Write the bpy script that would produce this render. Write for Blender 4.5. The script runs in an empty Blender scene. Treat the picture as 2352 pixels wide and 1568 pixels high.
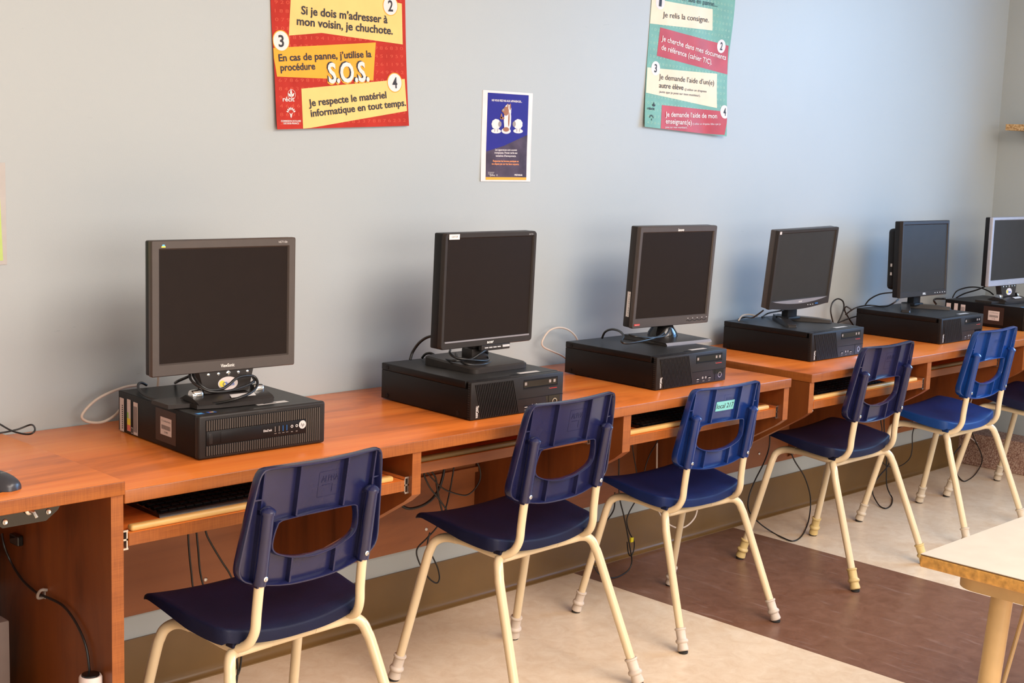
import bpy, bmesh, math, random
from mathutils import Vector, Matrix
random.seed(7)
PI = math.pi
S = bpy.context.scene
COL = S.collection

# ------------------------------------------------------------------ camera
CAM = Vector((-0.5343, -3.1087, 1.4619))
YAW, PITCH, ROLL, FPX = 0.7844, -0.1438, 0.0343, 3183.8
_f = Vector((math.sin(YAW)*math.cos(PITCH), math.cos(YAW)*math.cos(PITCH), math.sin(PITCH)))
_r0 = Vector((math.cos(YAW), -math.sin(YAW), 0)); _u0 = _r0.cross(_f)
_r = _r0*math.cos(ROLL) + _u0*math.sin(ROLL)
_u = -_r0*math.sin(ROLL) + _u0*math.cos(ROLL)
cd = bpy.data.cameras.new('camera'); cam = bpy.data.objects.new('camera', cd); COL.objects.link(cam)
cd.sensor_width = 36; cd.sensor_fit = 'HORIZONTAL'; cd.lens = 36*FPX/2352; cd.clip_start = .05; cd.clip_end = 60
M = Matrix.Identity(4)
for i in range(3):
    M[i][0], M[i][1], M[i][2], M[i][3] = _r[i], _u[i], -_f[i], CAM[i]
cam.matrix_world = M
S.camera = cam

def ray(px, py): return _f + _r*((px-1176)/FPX) - _u*((py-784)/FPX)
def aty(px, py, y):
    d = ray(px, py); return CAM + d*((y-CAM.y)/d.y)
def atz(px, py, z):
    d = ray(px, py); return CAM + d*((z-CAM.z)/d.z)
def atx(px, py, x):
    d = ray(px, py); return CAM + d*((x-CAM.x)/d.x)

# ------------------------------------------------------------------ light
S.view_settings.view_transform = 'Standard'; S.view_settings.look = 'None'
S.view_settings.gamma = 1; S.view_settings.use_curve_mapping = False
S.view_settings.exposure = 0.64
W = bpy.data.worlds.new('world'); S.world = W; W.use_nodes = True
W.node_tree.nodes['Background'].inputs[0].default_value = (1.0, .91, .84, 1)
W.node_tree.nodes['Background'].inputs[1].default_value = 0.50
def area(name, loc, target, sx, sy, power, color):
    l = bpy.data.lights.new(name, 'AREA'); l.shape = 'RECTANGLE'; l.size = sx; l.size_y = sy
    l.energy = power; l.color = color
    o = bpy.data.objects.new(name, l); COL.objects.link(o); o.location = loc
    o.rotation_euler = (Vector(target)-Vector(loc)).to_track_quat('-Z', 'Y').to_euler()
    return o
WARM = (1.0, .87, .74)
area('ceiling_lamp_light', (0.7, -4.5, 2.86), (0.7, -4.5, 0), 2.6, 2.4, 112, (1.0, .88, .79))
area('ceiling_lamp_light', (4.2, -3.9, 2.86), (4.2, -3.9, 0), 1.6, 2.6, 20, (.96, .98, .98))
area('ceiling_lamp_light', (2.45, -3.8, 2.86), (2.45, -3.8, 0), 1.7, 2.6, 100, (1.0, .90, .82))
area('rear_fill_light', (1.0, -6.7, 1.5), (3.0, 0, 1.0), 4.0, 1.6, 88, (1.0, .93, .87))  # added fill from behind for the low wall, not a known window
area('daylight', (6.90, -1.9, 2.60), (5.0, -.2, 1.6), 2.0, 1.5, 66, (.46, .72, 1.0))
area('daylight', (6.30, -2.0, 1.80), (4.4, -.3, 1.5), 2.2, 1.5, 40, (.10, .44, 1.0))

# ------------------------------------------------------------------ materials
MATS = {}
def lin(c):
    return tuple(((x/255)/12.92 if x/255 <= .04045 else ((x/255+.055)/1.055)**2.4) for x in c) + (1,)
def mat(name, rgb, rough=.5, metal=0, spec=.5, noise=0, nscale=30, coat=0, bump=0, bscale=200, stretch=None, trans=0):
    if name in MATS: return MATS[name]
    m = bpy.data.materials.new(name); m.use_nodes = True; nt = m.node_tree; b = nt.nodes['Principled BSDF']
    c = tuple(rgb)+(1,) if len(rgb) == 3 else rgb
    b.inputs['Base Color'].default_value = c; b.inputs['Roughness'].default_value = rough
    b.inputs['Metallic'].default_value = metal; b.inputs['Specular IOR Level'].default_value = spec
    if coat: b.inputs['Coat Weight'].default_value = coat; b.inputs['Coat Roughness'].default_value = .08
    if trans: b.inputs['Transmission Weight'].default_value = trans
    tc = nt.nodes.new('ShaderNodeTexCoord'); mp = nt.nodes.new('ShaderNodeMapping')
    nt.links.new(tc.outputs['Object'], mp.inputs[0])
    if stretch: mp.inputs['Scale'].default_value = stretch
    n = nt.nodes.new('ShaderNodeTexNoise'); n.inputs['Scale'].default_value = nscale; n.inputs['Detail'].default_value = 4
    nt.links.new(mp.outputs[0], n.inputs['Vector'])
    a = noise if noise else .04
    r = nt.nodes.new('ShaderNodeValToRGB')
    r.color_ramp.elements[0].position = .3; r.color_ramp.elements[1].position = .7
    r.color_ramp.elements[0].color = tuple(x*(1-a) for x in c[:3])+(1,)
    r.color_ramp.elements[1].color = tuple(min(1, x*(1+a)) for x in c[:3])+(1,)
    nt.links.new(n.outputs[0], r.inputs[0]); nt.links.new(r.outputs[0], b.inputs['Base Color'])
    if bump:
        n2 = nt.nodes.new('ShaderNodeTexNoise'); n2.inputs['Scale'].default_value = bscale
        nt.links.new(tc.outputs['Object'], n2.inputs['Vector'])
        bp = nt.nodes.new('ShaderNodeBump'); bp.inputs['Strength'].default_value = bump; bp.inputs['Distance'].default_value = .001
        nt.links.new(n2.outputs[0], bp.inputs['Height']); nt.links.new(bp.outputs[0], b.inputs['Normal'])
    MATS[name] = m; return m

def wood(name, axis, cols, rough=.35, grain=9.0):
    m = bpy.data.materials.new(name); m.use_nodes = True; nt = m.node_tree; b = nt.nodes['Principled BSDF']
    b.inputs['Roughness'].default_value = rough
    tc = nt.nodes.new('ShaderNodeTexCoord'); mp = nt.nodes.new('ShaderNodeMapping')
    sc = [grain]*3; sc[axis] = grain*.16; mp.inputs['Scale'].default_value = sc
    nt.links.new(tc.outputs['Object'], mp.inputs[0])
    n1 = nt.nodes.new('ShaderNodeTexNoise'); n1.inputs['Scale'].default_value = 1.0; n1.inputs['Detail'].default_value = 7
    n1.inputs['Roughness'].default_value = .62; n1.inputs['Distortion'].default_value = .9
    nt.links.new(mp.outputs[0], n1.inputs['Vector'])
    mp2 = nt.nodes.new('ShaderNodeMapping'); s2 = [grain*9]*3; s2[axis] = grain*.35; mp2.inputs['Scale'].default_value = s2
    nt.links.new(tc.outputs['Object'], mp2.inputs[0])
    n2 = nt.nodes.new('ShaderNodeTexNoise'); n2.inputs['Scale'].default_value = 1.0; n2.inputs['Detail'].default_value = 3
    nt.links.new(mp2.outputs[0], n2.inputs['Vector'])
    mx = nt.nodes.new('ShaderNodeMix'); mx.data_type = 'FLOAT'; mx.inputs[0].default_value = .15
    nt.links.new(n1.outputs[0], mx.inputs[2]); nt.links.new(n2.outputs[0], mx.inputs[3])
    r = nt.nodes.new('ShaderNodeValToRGB'); e = r.color_ramp.elements
    e[0].position = .33; e[0].color = cols[0]+(1,); e[1].position = .72; e[1].color = cols[2]+(1,)
    x = e.new(.47); x.color = cols[1]+(1,)
    nt.links.new(mx.outputs[0], r.inputs[0]); nt.links.new(r.outputs[0], b.inputs['Base Color'])
    MATS[name] = m; return m
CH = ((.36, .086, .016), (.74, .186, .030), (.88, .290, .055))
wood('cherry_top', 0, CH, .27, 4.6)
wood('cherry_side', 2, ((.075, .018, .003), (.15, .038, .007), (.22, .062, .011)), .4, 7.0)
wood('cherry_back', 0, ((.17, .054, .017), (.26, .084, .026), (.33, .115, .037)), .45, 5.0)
wood('pale_wood', 0, ((.46, .26, .075), (.58, .35, .11), (.66, .43, .16)), .45, 14.0)
def edge_mat():
    m = bpy.data.materials.new('cherry_edge_band'); m.use_nodes = True; nt = m.node_tree; b = nt.nodes['Principled BSDF']
    b.inputs['Roughness'].default_value = .38
    tc = nt.nodes.new('ShaderNodeTexCoord')
    def nz(sc, s, d=3):
        mp = nt.nodes.new('ShaderNodeMapping'); mp.inputs['Scale'].default_value = sc; nt.links.new(tc.outputs['Object'], mp.inputs[0])
        n = nt.nodes.new('ShaderNodeTexNoise'); n.inputs['Scale'].default_value = s; n.inputs['Detail'].default_value = d
        nt.links.new(mp.outputs[0], n.inputs['Vector']); return n
    a = nz((420, 420, 20), 1); c = nz((16, 16, 700), 1); d = nz((2, 2, 30), 1, 5)
    mx = nt.nodes.new('ShaderNodeMix'); mx.data_type = 'FLOAT'; mx.inputs[0].default_value = .5
    nt.links.new(a.outputs[0], mx.inputs[2]); nt.links.new(c.outputs[0], mx.inputs[3])
    m2 = nt.nodes.new('ShaderNodeMix'); m2.data_type = 'FLOAT'; m2.inputs[0].default_value = .4
    nt.links.new(mx.outputs[0], m2.inputs[2]); nt.links.new(d.outputs[0], m2.inputs[3])
    r = nt.nodes.new('ShaderNodeValToRGB'); e = r.color_ramp.elements
    e[0].position = .38; e[0].color = (.20, .050, .008, 1); e[1].position = .6; e[1].color = (.33, .096, .017, 1)
    nt.links.new(m2.outputs[0], r.inputs[0]); nt.links.new(r.outputs[0], b.inputs['Base Color'])
    MATS['cherry_edge_band'] = m
edge_mat()
def wall_mat():
    m = bpy.data.materials.new('wall_paint'); m.use_nodes = True; nt = m.node_tree; b = nt.nodes['Principled BSDF']
    b.inputs['Roughness'].default_value = .42; b.inputs['Specular IOR Level'].default_value = .35
    tc = nt.nodes.new('ShaderNodeTexCoord')
    n = nt.nodes.new('ShaderNodeTexNoise'); n.inputs['Scale'].default_value = 1.6; n.inputs['Detail'].default_value = 5
    nt.links.new(tc.outputs['Object'], n.inputs['Vector'])
    r = nt.nodes.new('ShaderNodeValToRGB'); e = r.color_ramp.elements
    e[0].position = .3; e[0].color = (.395, .424, .420, 1); e[1].position = .75; e[1].color = (.412, .442, .438, 1)
    nt.links.new(n.outputs[0], r.inputs[0])
    # small scuffs
    n3 = nt.nodes.new('ShaderNodeTexNoise'); n3.inputs['Scale'].default_value = 14; n3.inputs['Detail'].default_value = 8; n3.inputs['Distortion'].default_value = 2
    mp = nt.nodes.new('ShaderNodeMapping'); mp.inputs['Scale'].default_value = (1, 1, 4); nt.links.new(tc.outputs['Object'], mp.inputs[0]); nt.links.new(mp.outputs[0], n3.inputs['Vector'])
    r3 = nt.nodes.new('ShaderNodeValToRGB'); r3.color_ramp.elements[0].position = .735; r3.color_ramp.elements[1].position = .76
    nt.links.new(n3.outputs[0], r3.inputs[0])
    mx = nt.nodes.new('ShaderNodeMix'); mx.data_type = 'RGBA'; mx.inputs[7].default_value = (.33, .36, .36, 1)
    nt.links.new(r3.outputs[0], mx.inputs[0]); nt.links.new(r.outputs[0], mx.inputs[6]); nt.links.new(mx.outputs[2], b.inputs['Base Color'])
    n2 = nt.nodes.new('ShaderNodeTexNoise'); n2.inputs['Scale'].default_value = 260
    nt.links.new(tc.outputs['Object'], n2.inputs['Vector'])
    bp = nt.nodes.new('ShaderNodeBump'); bp.inputs['Strength'].default_value = .12; bp.inputs['Distance'].default_value = .001
    nt.links.new(n2.outputs[0], bp.inputs['Height']); nt.links.new(bp.outputs[0], b.inputs['Normal'])
    MATS['wall_paint'] = m
wall_mat()
def floor_mat():
    m = bpy.data.materials.new('marbled_linoleum'); m.use_nodes = True; nt = m.node_tree; b = nt.nodes['Principled BSDF']
    b.inputs['Roughness'].default_value = .33; b.inputs['Specular IOR Level'].default_value = .5
    tc = nt.nodes.new('ShaderNodeTexCoord')
    n = nt.nodes.new('ShaderNodeTexNoise'); n.inputs['Scale'].default_value = 20; n.inputs['Detail'].default_value = 9; n.inputs['Roughness'].default_value = .72; n.inputs['Distortion'].default_value = .7
    nt.links.new(tc.outputs['Object'], n.inputs['Vector'])
    def ramp(a, c, p0=.32, p1=.7):
        r = nt.nodes.new('ShaderNodeValToRGB'); r.color_ramp.elements[0].position = p0; r.color_ramp.elements[1].position = p1
        r.color_ramp.elements[0].color = a+(1,); r.color_ramp.elements[1].color = c+(1,); return r
    cr = ramp((.72, .53, .35), (.86, .70, .51)); br = ramp((.155, .068, .038), (.235, .115, .072))
    nt.links.new(n.outputs[0], cr.inputs[0]); nt.links.new(n.outputs[0], br.inputs[0])
    sx = nt.nodes.new('ShaderNodeSeparateXYZ'); nt.links.new(tc.outputs['Object'], sx.inputs[0])
    g1 = nt.nodes.new('ShaderNodeMath'); g1.operation = 'GREATER_THAN'; g1.inputs[1].default_value = 2.884
    g2 = nt.nodes.new('ShaderNodeMath'); g2.operation = 'LESS_THAN'; g2.inputs[1].default_value = 3.7996
    nt.links.new(sx.outputs[0], g1.inputs[0]); nt.links.new(sx.outputs[0], g2.inputs[0])
    mu = nt.nodes.new('ShaderNodeMath'); mu.operation = 'MULTIPLY'; nt.links.new(g1.outputs[0], mu.inputs[0]); nt.links.new(g2.outputs[0], mu.inputs[1])
    mx = nt.nodes.new('ShaderNodeMix'); mx.data_type = 'RGBA'
    nt.links.new(mu.outputs[0], mx.inputs[0]); nt.links.new(cr.outputs[0], mx.inputs[6]); nt.links.new(br.outputs[0], mx.inputs[7])
    # scratches
    w = nt.nodes.new('ShaderNodeTexNoise'); w.inputs['Scale'].default_value = 1; w.inputs['Detail'].default_value = 6; w.inputs['Distortion'].default_value = .6
    mp = nt.nodes.new('ShaderNodeMapping'); mp.inputs['Scale'].default_value = (45, 7, 1); mp.inputs['Rotation'].default_value = (0, 0, .9)
    nt.links.new(tc.outputs['Object'], mp.inputs[0]); nt.links.new(mp.outputs[0], w.inputs['Vector'])
    rs = ramp((0, 0, 0), (.30, .30, .30), .60, .74); nt.links.new(w.outputs[0], rs.inputs[0])
    mx2 = nt.nodes.new('ShaderNodeMix'); mx2.data_type = 'RGBA'; mx2.inputs[7].default_value = (.45, .33, .28, 1)
    ms = nt.nodes.new('ShaderNodeMath'); ms.operation = 'MULTIPLY'; nt.links.new(rs.outputs[0], ms.inputs[0]); nt.links.new(mu.outputs[0], ms.inputs[1])
    nt.links.new(ms.outputs[0], mx2.inputs[0]); nt.links.new(mx.outputs[2], mx2.inputs[6]); nt.links.new(mx2.outputs[2], b.inputs['Base Color'])
    MATS['marbled_linoleum'] = m
floor_mat()
def speckle(name, a, c, d, scale, rough=.8):
    m = bpy.data.materials.new(name); m.use_nodes = True; nt = m.node_tree; b = nt.nodes['Principled BSDF']; b.inputs['Roughness'].default_value = rough
    tc = nt.nodes.new('ShaderNodeTexCoord'); v = nt.nodes.new('ShaderNodeTexVoronoi'); v.inputs['Scale'].default_value = scale
    nt.links.new(tc.outputs['Object'], v.inputs['Vector'])
    s = nt.nodes.new('ShaderNodeSeparateColor'); nt.links.new(v.outputs['Color'], s.inputs[0])
    r = nt.nodes.new('ShaderNodeValToRGB'); r.color_ramp.elements[0].color = a+(1,); r.color_ramp.elements[1].color = c+(1,)
    x = r.color_ramp.elements.new(.5); x.color = d+(1,)
    nt.links.new(s.outputs[0], r.inputs[0]); nt.links.new(r.outputs[0], b.inputs['Base Color']); MATS[name] = m
speckle('pebbled_stone', (.16, .07, .05), (.50, .36, .28), (.30, .17, .12), 230)
speckle('chipboard', (.30, .15, .05), (.66, .44, .22), (.48, .30, .13), 160)
mat('worn_yellow_edge', (.46, .24, .055), .5, noise=.33, nscale=85)

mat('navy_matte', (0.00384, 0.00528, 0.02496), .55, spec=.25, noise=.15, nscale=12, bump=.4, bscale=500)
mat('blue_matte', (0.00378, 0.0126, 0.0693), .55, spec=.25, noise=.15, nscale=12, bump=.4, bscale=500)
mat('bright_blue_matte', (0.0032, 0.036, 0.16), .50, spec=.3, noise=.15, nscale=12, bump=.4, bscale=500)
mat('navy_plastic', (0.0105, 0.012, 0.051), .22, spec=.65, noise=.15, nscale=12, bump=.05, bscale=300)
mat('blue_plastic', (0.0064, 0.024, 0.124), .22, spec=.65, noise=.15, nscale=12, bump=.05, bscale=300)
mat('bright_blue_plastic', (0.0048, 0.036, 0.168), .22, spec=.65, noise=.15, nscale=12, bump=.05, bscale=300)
mat('cream_enamel', (.68, .53, .33), .28, coat=.3, noise=.05, nscale=8)
mat('cap_white', (0.57, 0.475, 0.3895), .5, noise=.08)
mat('cap_tan', (.55, .45, .33), .5, noise=.08)
mat('cap_yellow', (.58, .42, .17), .5, noise=.08)
mat('rubber_black', (.02, .018, .016), .7)
mat('steel', (.65, .62, .58), .3, metal=1)
mat('chrome', (.85, .83, .80), .12, metal=1)
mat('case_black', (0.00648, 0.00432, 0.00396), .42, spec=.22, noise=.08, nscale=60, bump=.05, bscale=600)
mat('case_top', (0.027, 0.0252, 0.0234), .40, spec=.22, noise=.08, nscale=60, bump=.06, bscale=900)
mat('bezel_black', (0.021, 0.0175, 0.0161), .38, spec=.22)
mat('rib_grey', (0.068, 0.0544, 0.0448), .45)
mat('slot_black', (.004, .003, .003), .6, spec=.22)
mat('gloss_black', (0.007, 0.0063, 0.0063), .12)
mat('bezel_brown', (0.06, 0.0464, 0.04), .42, noise=.05)
mat('bezel_dark', (0.03, 0.02475, 0.0225), .35, spec=.22)
mat('bezel_silver', (0.4, 0.4, 0.448), .35, metal=.3)
mat('screen_glass', (0.014, 0.0091, 0.0077), .28, spec=.14)
mat('screen_grey', (0.034, 0.032, 0.030), .33, spec=.10)
mat('silver_trim', (0.288, 0.272, 0.288), .35, metal=.4)
mat('monitor_back', (0.0108, 0.0108, 0.012), .45, spec=.22)
mat('label_white', (0.68, 0.629, 0.595), .5)
mat('label_pink', (0.663, 0.561, 0.527), .5)
mat('label_dark', (.035, .016, .012), .4)
mat('ink', (.02, .015, .015), .6)
mat('print_white', (0.765, 0.72, 0.666), .5)
mat('print_silver', (.55, .52, .50), .4)
mat('red_mark', (.55, .03, .02), .5)
mat('usb_blue', (.02, .16, .50), .4)
mat('label_green', (.35, .60, .12), .5); mat('label_yellow', (.85, .65, .05), .5); mat('label_red', (.75, .18, .12), .5)
mat('sticker_blue', (.03, .12, .45), .4); mat('sticker_cyan', (.10, .45, .75), .4)
mat('cable_black', (.010, .009, .009), .38)
mat('cable_white', (.62, .52, .44), .5)
mat('tag_yellow', (.85, .70, .02), .5)
mat('vinyl_brown', (0.1574, 0.08568, 0.02678), .32, noise=.12, nscale=5)
mat('table_top', (.45, .41, .34), .4, noise=.04, nscale=20)
mat('table_leg', (0.44, 0.296, 0.136), .35, noise=.1, nscale=14)
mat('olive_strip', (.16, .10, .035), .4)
mat('poster_red_pale', (.55, .085, .050), .3, spec=.1)
mat('poster_teal_pale', (.28, .44, .33), .3, spec=.1)
mat('dark_seam', (.10, .04, .01), .6)
mat('ceiling_white', (.55, .53, .50), .8)
mat('paper_cream', (.88, .60, .22), .22, coat=.5, noise=.02)
mat('poster_red', (0.42, 0.036, 0.026), .2, spec=.10, noise=.12, nscale=16, bump=.5, bscale=9)
mat('poster_yellow', (0.744, 0.528, 0.192), .2, spec=.10, noise=.04, nscale=16, bump=.5, bscale=9)
mat('poster_orange', (0.765, 0.3655, 0.051), .2, spec=.10, noise=.04, nscale=16, bump=.5, bscale=9)
mat('poster_teal', (0.15, 0.33, 0.2475), .2, spec=.10, noise=.12, nscale=16, bump=.5, bscale=9)
mat('poster_ivory', (0.7216, 0.5986, 0.41), .2, spec=.10, noise=.04, nscale=16, bump=.5, bscale=9)
mat('poster_blue', (0.0315, 0.0315, 0.234), .2, spec=.10, noise=.04, nscale=16, bump=.5, bscale=9)
mat('poster_murk', (0.08, 0.06, 0.088), .2, spec=.10, noise=.35, nscale=16, bump=.5, bscale=9)
mat('poster_white', (0.697, 0.629, 0.595), .3)
mat('paper_lime', (0.434, 0.56, 0.154), .4)
mat('plastic_sleeve', (0.45, 0.42, 0.39), .25)
mat('print_orange', (.85, .30, .08), .5)
mat('fur_brown', (.30, .12, .05), .6)
mat('cyan_label', (0.176, 0.496, 0.48), .5)
mat('clip_grey', (.28, .23, .20), .5)
mat('grey_box', (0.16, 0.12, 0.104), .5)
mat('mouse_grey', (0.036, 0.036, 0.044), .3)

# ------------------------------------------------------------------ mesh builder
def rotz(a): return Matrix.Rotation(a, 4, 'Z')
class MB:
    def __init__(s): s.v = []; s.f = []; s.m = []; s.T = Matrix.Identity(4)
    def add(s, vs, fs, m=0):
        n = len(s.v); s.v += [tuple(s.T @ Vector(p)) for p in vs]
        for f in fs: s.f.append([n+i for i in f]); s.m.append(m)
    def box(s, x0, x1, y0, y1, z0, z1, m=0, bev=0, seg=2):
        if not bev:
            s.add([(x0,y0,z0),(x1,y0,z0),(x1,y1,z0),(x0,y1,z0),(x0,y0,z1),(x1,y0,z1),(x1,y1,z1),(x0,y1,z1)],
                  [(0,3,2,1),(4,5,6,7),(0,1,5,4),(1,2,6,5),(2,3,7,6),(3,0,4,7)], m); return
        bm = bmesh.new(); bmesh.ops.create_cube(bm, size=1)
        for v in bm.verts: v.co = Vector(((x0+x1)/2+v.co.x*(x1-x0), (y0+y1)/2+v.co.y*(y1-y0), (z0+z1)/2+v.co.z*(z1-z0)))
        bmesh.ops.bevel(bm, geom=list(bm.edges), offset=bev, segments=seg, profile=.5, affect='EDGES')
        s.bm(bm, m)
    def bm(s, bm, m=0):
        bm.verts.ensure_lookup_table(); bm.verts.index_update()
        s.add([v.co.copy() for v in bm.verts], [[v.index for v in f.verts] for f in bm.faces], m); bm.free()
    def prism(s, poly, a, b, plane='xz', m=0, ends=(None, None)):
        """poly (counter-clockwise) in plane, extruded from a to b along the third axis"""
        def P(p, t):
            return {'xz': (p[0], t, p[1]), 'yz': (t, p[0], p[1]), 'xy': (p[0], p[1], t)}[plane]
        n = len(poly)
        s.add([P(p, a) for p in poly]+[P(p, b) for p in poly],
              [list(range(n))[::-1], list(range(n, 2*n))]+[(i, (i+1) % n, n+(i+1) % n, n+i) for i in range(n)], m)
    def tube(s, pts, r, seg=10, m=0, smooth=0, caps=True, radii=None):
        pts = [Vector(p) for p in pts]
        if smooth: pts = catmull(pts, smooth)
        n = len(pts); rings = []
        t0 = (pts[1]-pts[0]).normalized(); up = Vector((0, 0, 1)) if abs(t0.z) < .9 else Vector((1, 0, 0))
        nrm = t0.cross(up).normalized()
        for i, p in enumerate(pts):
            t = (pts[min(i+1, n-1)]-pts[max(i-1, 0)]).normalized()
            nrm = (nrm - t*nrm.dot(t)).normalized(); bi = t.cross(nrm)
            rr = radii[i] if radii else r
            rings.append([p+(nrm*math.cos(2*PI*k/seg)+bi*math.sin(2*PI*k/seg))*rr for k in range(seg)])
        vs = [q for R in rings for q in R]
        fs = [(i*seg+k, i*seg+(k+1) % seg, (i+1)*seg+(k+1) % seg, (i+1)*seg+k) for i in range(n-1) for k in range(seg)]
        if caps: fs += [list(range(seg))[::-1], [(n-1)*seg+k for k in range(seg)]]
        s.add(vs, fs, m)
    def lathe(s, prof, o=(0, 0, 0), axis=(0, 0, 1), seg=20, m=0):
        o = Vector(o); a = Vector(axis).normalized(); u = a.orthogonal().normalized(); w = a.cross(u); n = len(prof)
        vs = [o+a*z+(u*math.cos(2*PI*k/seg)+w*math.sin(2*PI*k/seg))*r for r, z in prof for k in range(seg)]
        fs = [(i*seg+k, i*seg+(k+1) % seg, (i+1)*seg+(k+1) % seg, (i+1)*seg+k) for i in range(n-1) for k in range(seg)]
        fs += [list(range(seg))[::-1], [(n-1)*seg+k for k in range(seg)]]
        s.add(vs, fs, m)
    def flat(s, pts, m=0): s.add(pts, [list(range(len(pts)))], m)
    def disc(s, c, rx, rz, fn, m=0, seg=28, r0=0):
        """ellipse in 2-D, fn maps (a, b) to 3-D; r0 > 0 gives a ring"""
        if r0:
            vs = [fn(c[0]+rx*k*math.cos(t), c[1]+rz*k*math.sin(t)) for k in (r0, 1) for t in [2*PI*i/seg for i in range(seg)]]
            s.add(vs, [(i, (i+1) % seg, seg+(i+1) % seg, seg+i) for i in range(seg)], m)
        else: s.add([fn(c[0]+rx*math.cos(2*PI*i/seg), c[1]+rz*math.sin(2*PI*i/seg)) for i in range(seg)], [list(range(seg))], m)
    def text(s, body, a, b, h, fn, m=0, bold=0, shear=0, ref='H'):
        """lettering whose baseline runs a->b in the 2-D plane, cap height h; fn maps 2-D to 3-D"""
        vs, fs, w, ch = glyphs(body, bold, shear)
        a = Vector(a); b = Vector(b); d = b-a; L = d.length; d = d/L; up = Vector((-d.y, d.x))
        out = []
        for x, y in vs:
            q = a+d*(x*L/w)+up*(y*h/ch); out.append(fn(q.x, q.y))
        s.add(out, fs, m)
    def build(s, name, mats, parent=None, smooth=None, loc=None, label=None):
        me = bpy.data.meshes.new(name); me.from_pydata(s.v, [], s.f)
        if isinstance(mats, str): mats = [mats]
        for x in mats: me.materials.append(MATS[x])
        me.polygons.foreach_set('material_index', s.m)
        if smooth is not None:
            me.polygons.foreach_set('use_smooth', [True]*len(me.polygons)); me.set_sharp_from_angle(angle=math.radians(smooth))
        me.update()
        o = bpy.data.objects.new(name, me); COL.objects.link(o)
        if parent: o.parent = parent
        if label: o['label'] = label
        return o
def catmull(p, k):
    out = []; n = len(p)
    for i in range(n-1):
        p0, p1, p2, p3 = p[max(i-1, 0)], p[i], p[i+1], p[min(i+2, n-1)]
        for j in range(k):
            t = j/k; out.append(.5*((2*p1)+(p2-p0)*t+(2*p0-5*p1+4*p2-p3)*t*t+(3*p1-p0-3*p2+p3)*t**3))
    out.append(p[-1].copy()); return out
_G = {}
def glyphs(body, bold=0, shear=0):
    k = (body, bold, shear)
    if k in _G: return _G[k]
    c = bpy.data.curves.new('lettering', 'FONT'); c.body = body; c.resolution_u = 3; c.offset = bold; c.shear = shear
    o = bpy.data.objects.new('lettering', c); me = bpy.data.meshes.new_from_object(o)
    vs = [(v.co.x, v.co.y) for v in me.vertices]; fs = [list(p.vertices) for p in me.polygons]
    x0 = min(v[0] for v in vs); x1 = max(v[0] for v in vs)
    bpy.data.objects.remove(o); bpy.data.curves.remove(c); bpy.data.meshes.remove(me)
    _G[k] = ([(x-x0, y) for x, y in vs], fs, x1-x0, .70); return _G[k]
def empty(name, loc, rz=0):
    o = bpy.data.objects.new(name, None); COL.objects.link(o); o.location = loc; o.rotation_euler = (0, 0, rz); o.empty_display_size = .1
    return o
def tag(o, label, cat, group=None):
    o['label'] = label; o['category'] = cat
    if group: o['group'] = group
    return o
def struct(o): o['kind'] = 'structure'; return o

# ------------------------------------------------------------------ the room
HA, HB, HL = .7346, .731, .755
m = MB(); m.add([(-3, -7, 0), (5.8, -7, 0), (5.8, .02, 0), (-3, .02, 0)], [(0, 1, 2, 3)]); struct(m.build('floor', 'marbled_linoleum'))
m = MB(); m.box(-3, 5.97, 0, .15, 0, 2.9); struct(m.build('wall_back', 'wall_paint'))
m = MB()   # right wall with a window opening beyond the frame
for a in ((5.78, 5.97, -.85, 0, 0, 2.9), (5.78, 5.97, -7, -3.1, 0, 2.9), (5.78, 5.97, -3.1, -.85, 0, 1.0), (5.78, 5.97, -3.1, -.85, 2.5, 2.9)):
    m.box(*a)
struct(m.build('wall_right', 'wall_paint'))
m = MB()
for y in (-3.1, -1.995, -.89): m.box(5.84, 5.90, y, y+.04, 1.0, 2.5, bev=.004)
for z in (1.0, 2.46): m.box(5.845, 5.895, -3.06, -.85, z, z+.04, bev=.004)
struct(m.build('window_1', 'ceiling_white'))
m = MB(); m.box(-2.15, -2.0, -7, 0, 0, 2.9); struct(m.build('wall_left', 'wall_paint'))
m = MB(); m.box(-3, 5.97, -7, .15, 2.9, 3.0); struct(m.build('ceiling', 'ceiling_white'))
# coved vinyl baseboard
m = MB(); prof = [(-.0005, 0), (-.022, 0), (-.0215, .003), (-.012, .009), (-.0075, .018), (-.0065, .03), (-.0065, .150), (-.005, .1535), (-.0005, .1535)]
m.prism(prof[::-1], -2.9, 5.62, 'yz'); struct(m.build('baseboard_back', 'vinyl_brown', smooth=40))
m = MB(); m.box(5.62, 5.779, -6.9, -.001, .0005, .155, bev=.004); struct(m.build('baseboard_right', 'pebbled_stone'))

# ------------------------------------------------------------------ desks
def side_profile(y0, zt):   # hanging panel, seen from the side (y, z)
    return [(-.02, zt-.03), (-.02, .235), (y0+.028, .577), (y0, .599), (y0, zt-.03)]
def panel(m, x0, x1, y0, zt):
    n0 = len(m.f); m.prism(side_profile(y0, zt), x0, x1, 'yz', 0)
    for i in range(n0, len(m.f)):
        nn = Vector((0, 0, 0)); idx = m.f[i]; a, b, c = [Vector(m.v[k]) for k in idx[:3]]; nn = (b-a).cross(c-a).normalized()
        if abs(nn.x) < .5: m.m[i] = 1
def top(m, x0, x1, y0, z, th=.029):
    n0 = len(m.f)
    m.box(x0, x1, y0, -.003, z-th, z, 0, bev=.0024, seg=3)
    for i in range(n0, len(m.f)):
        a, b, c = [Vector(m.v[k]) for k in m.f[i][:3]]; nn = (b-a).cross(c-a).normalized()
        if abs(nn.z) < .8: m.m[i] = 1
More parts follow.
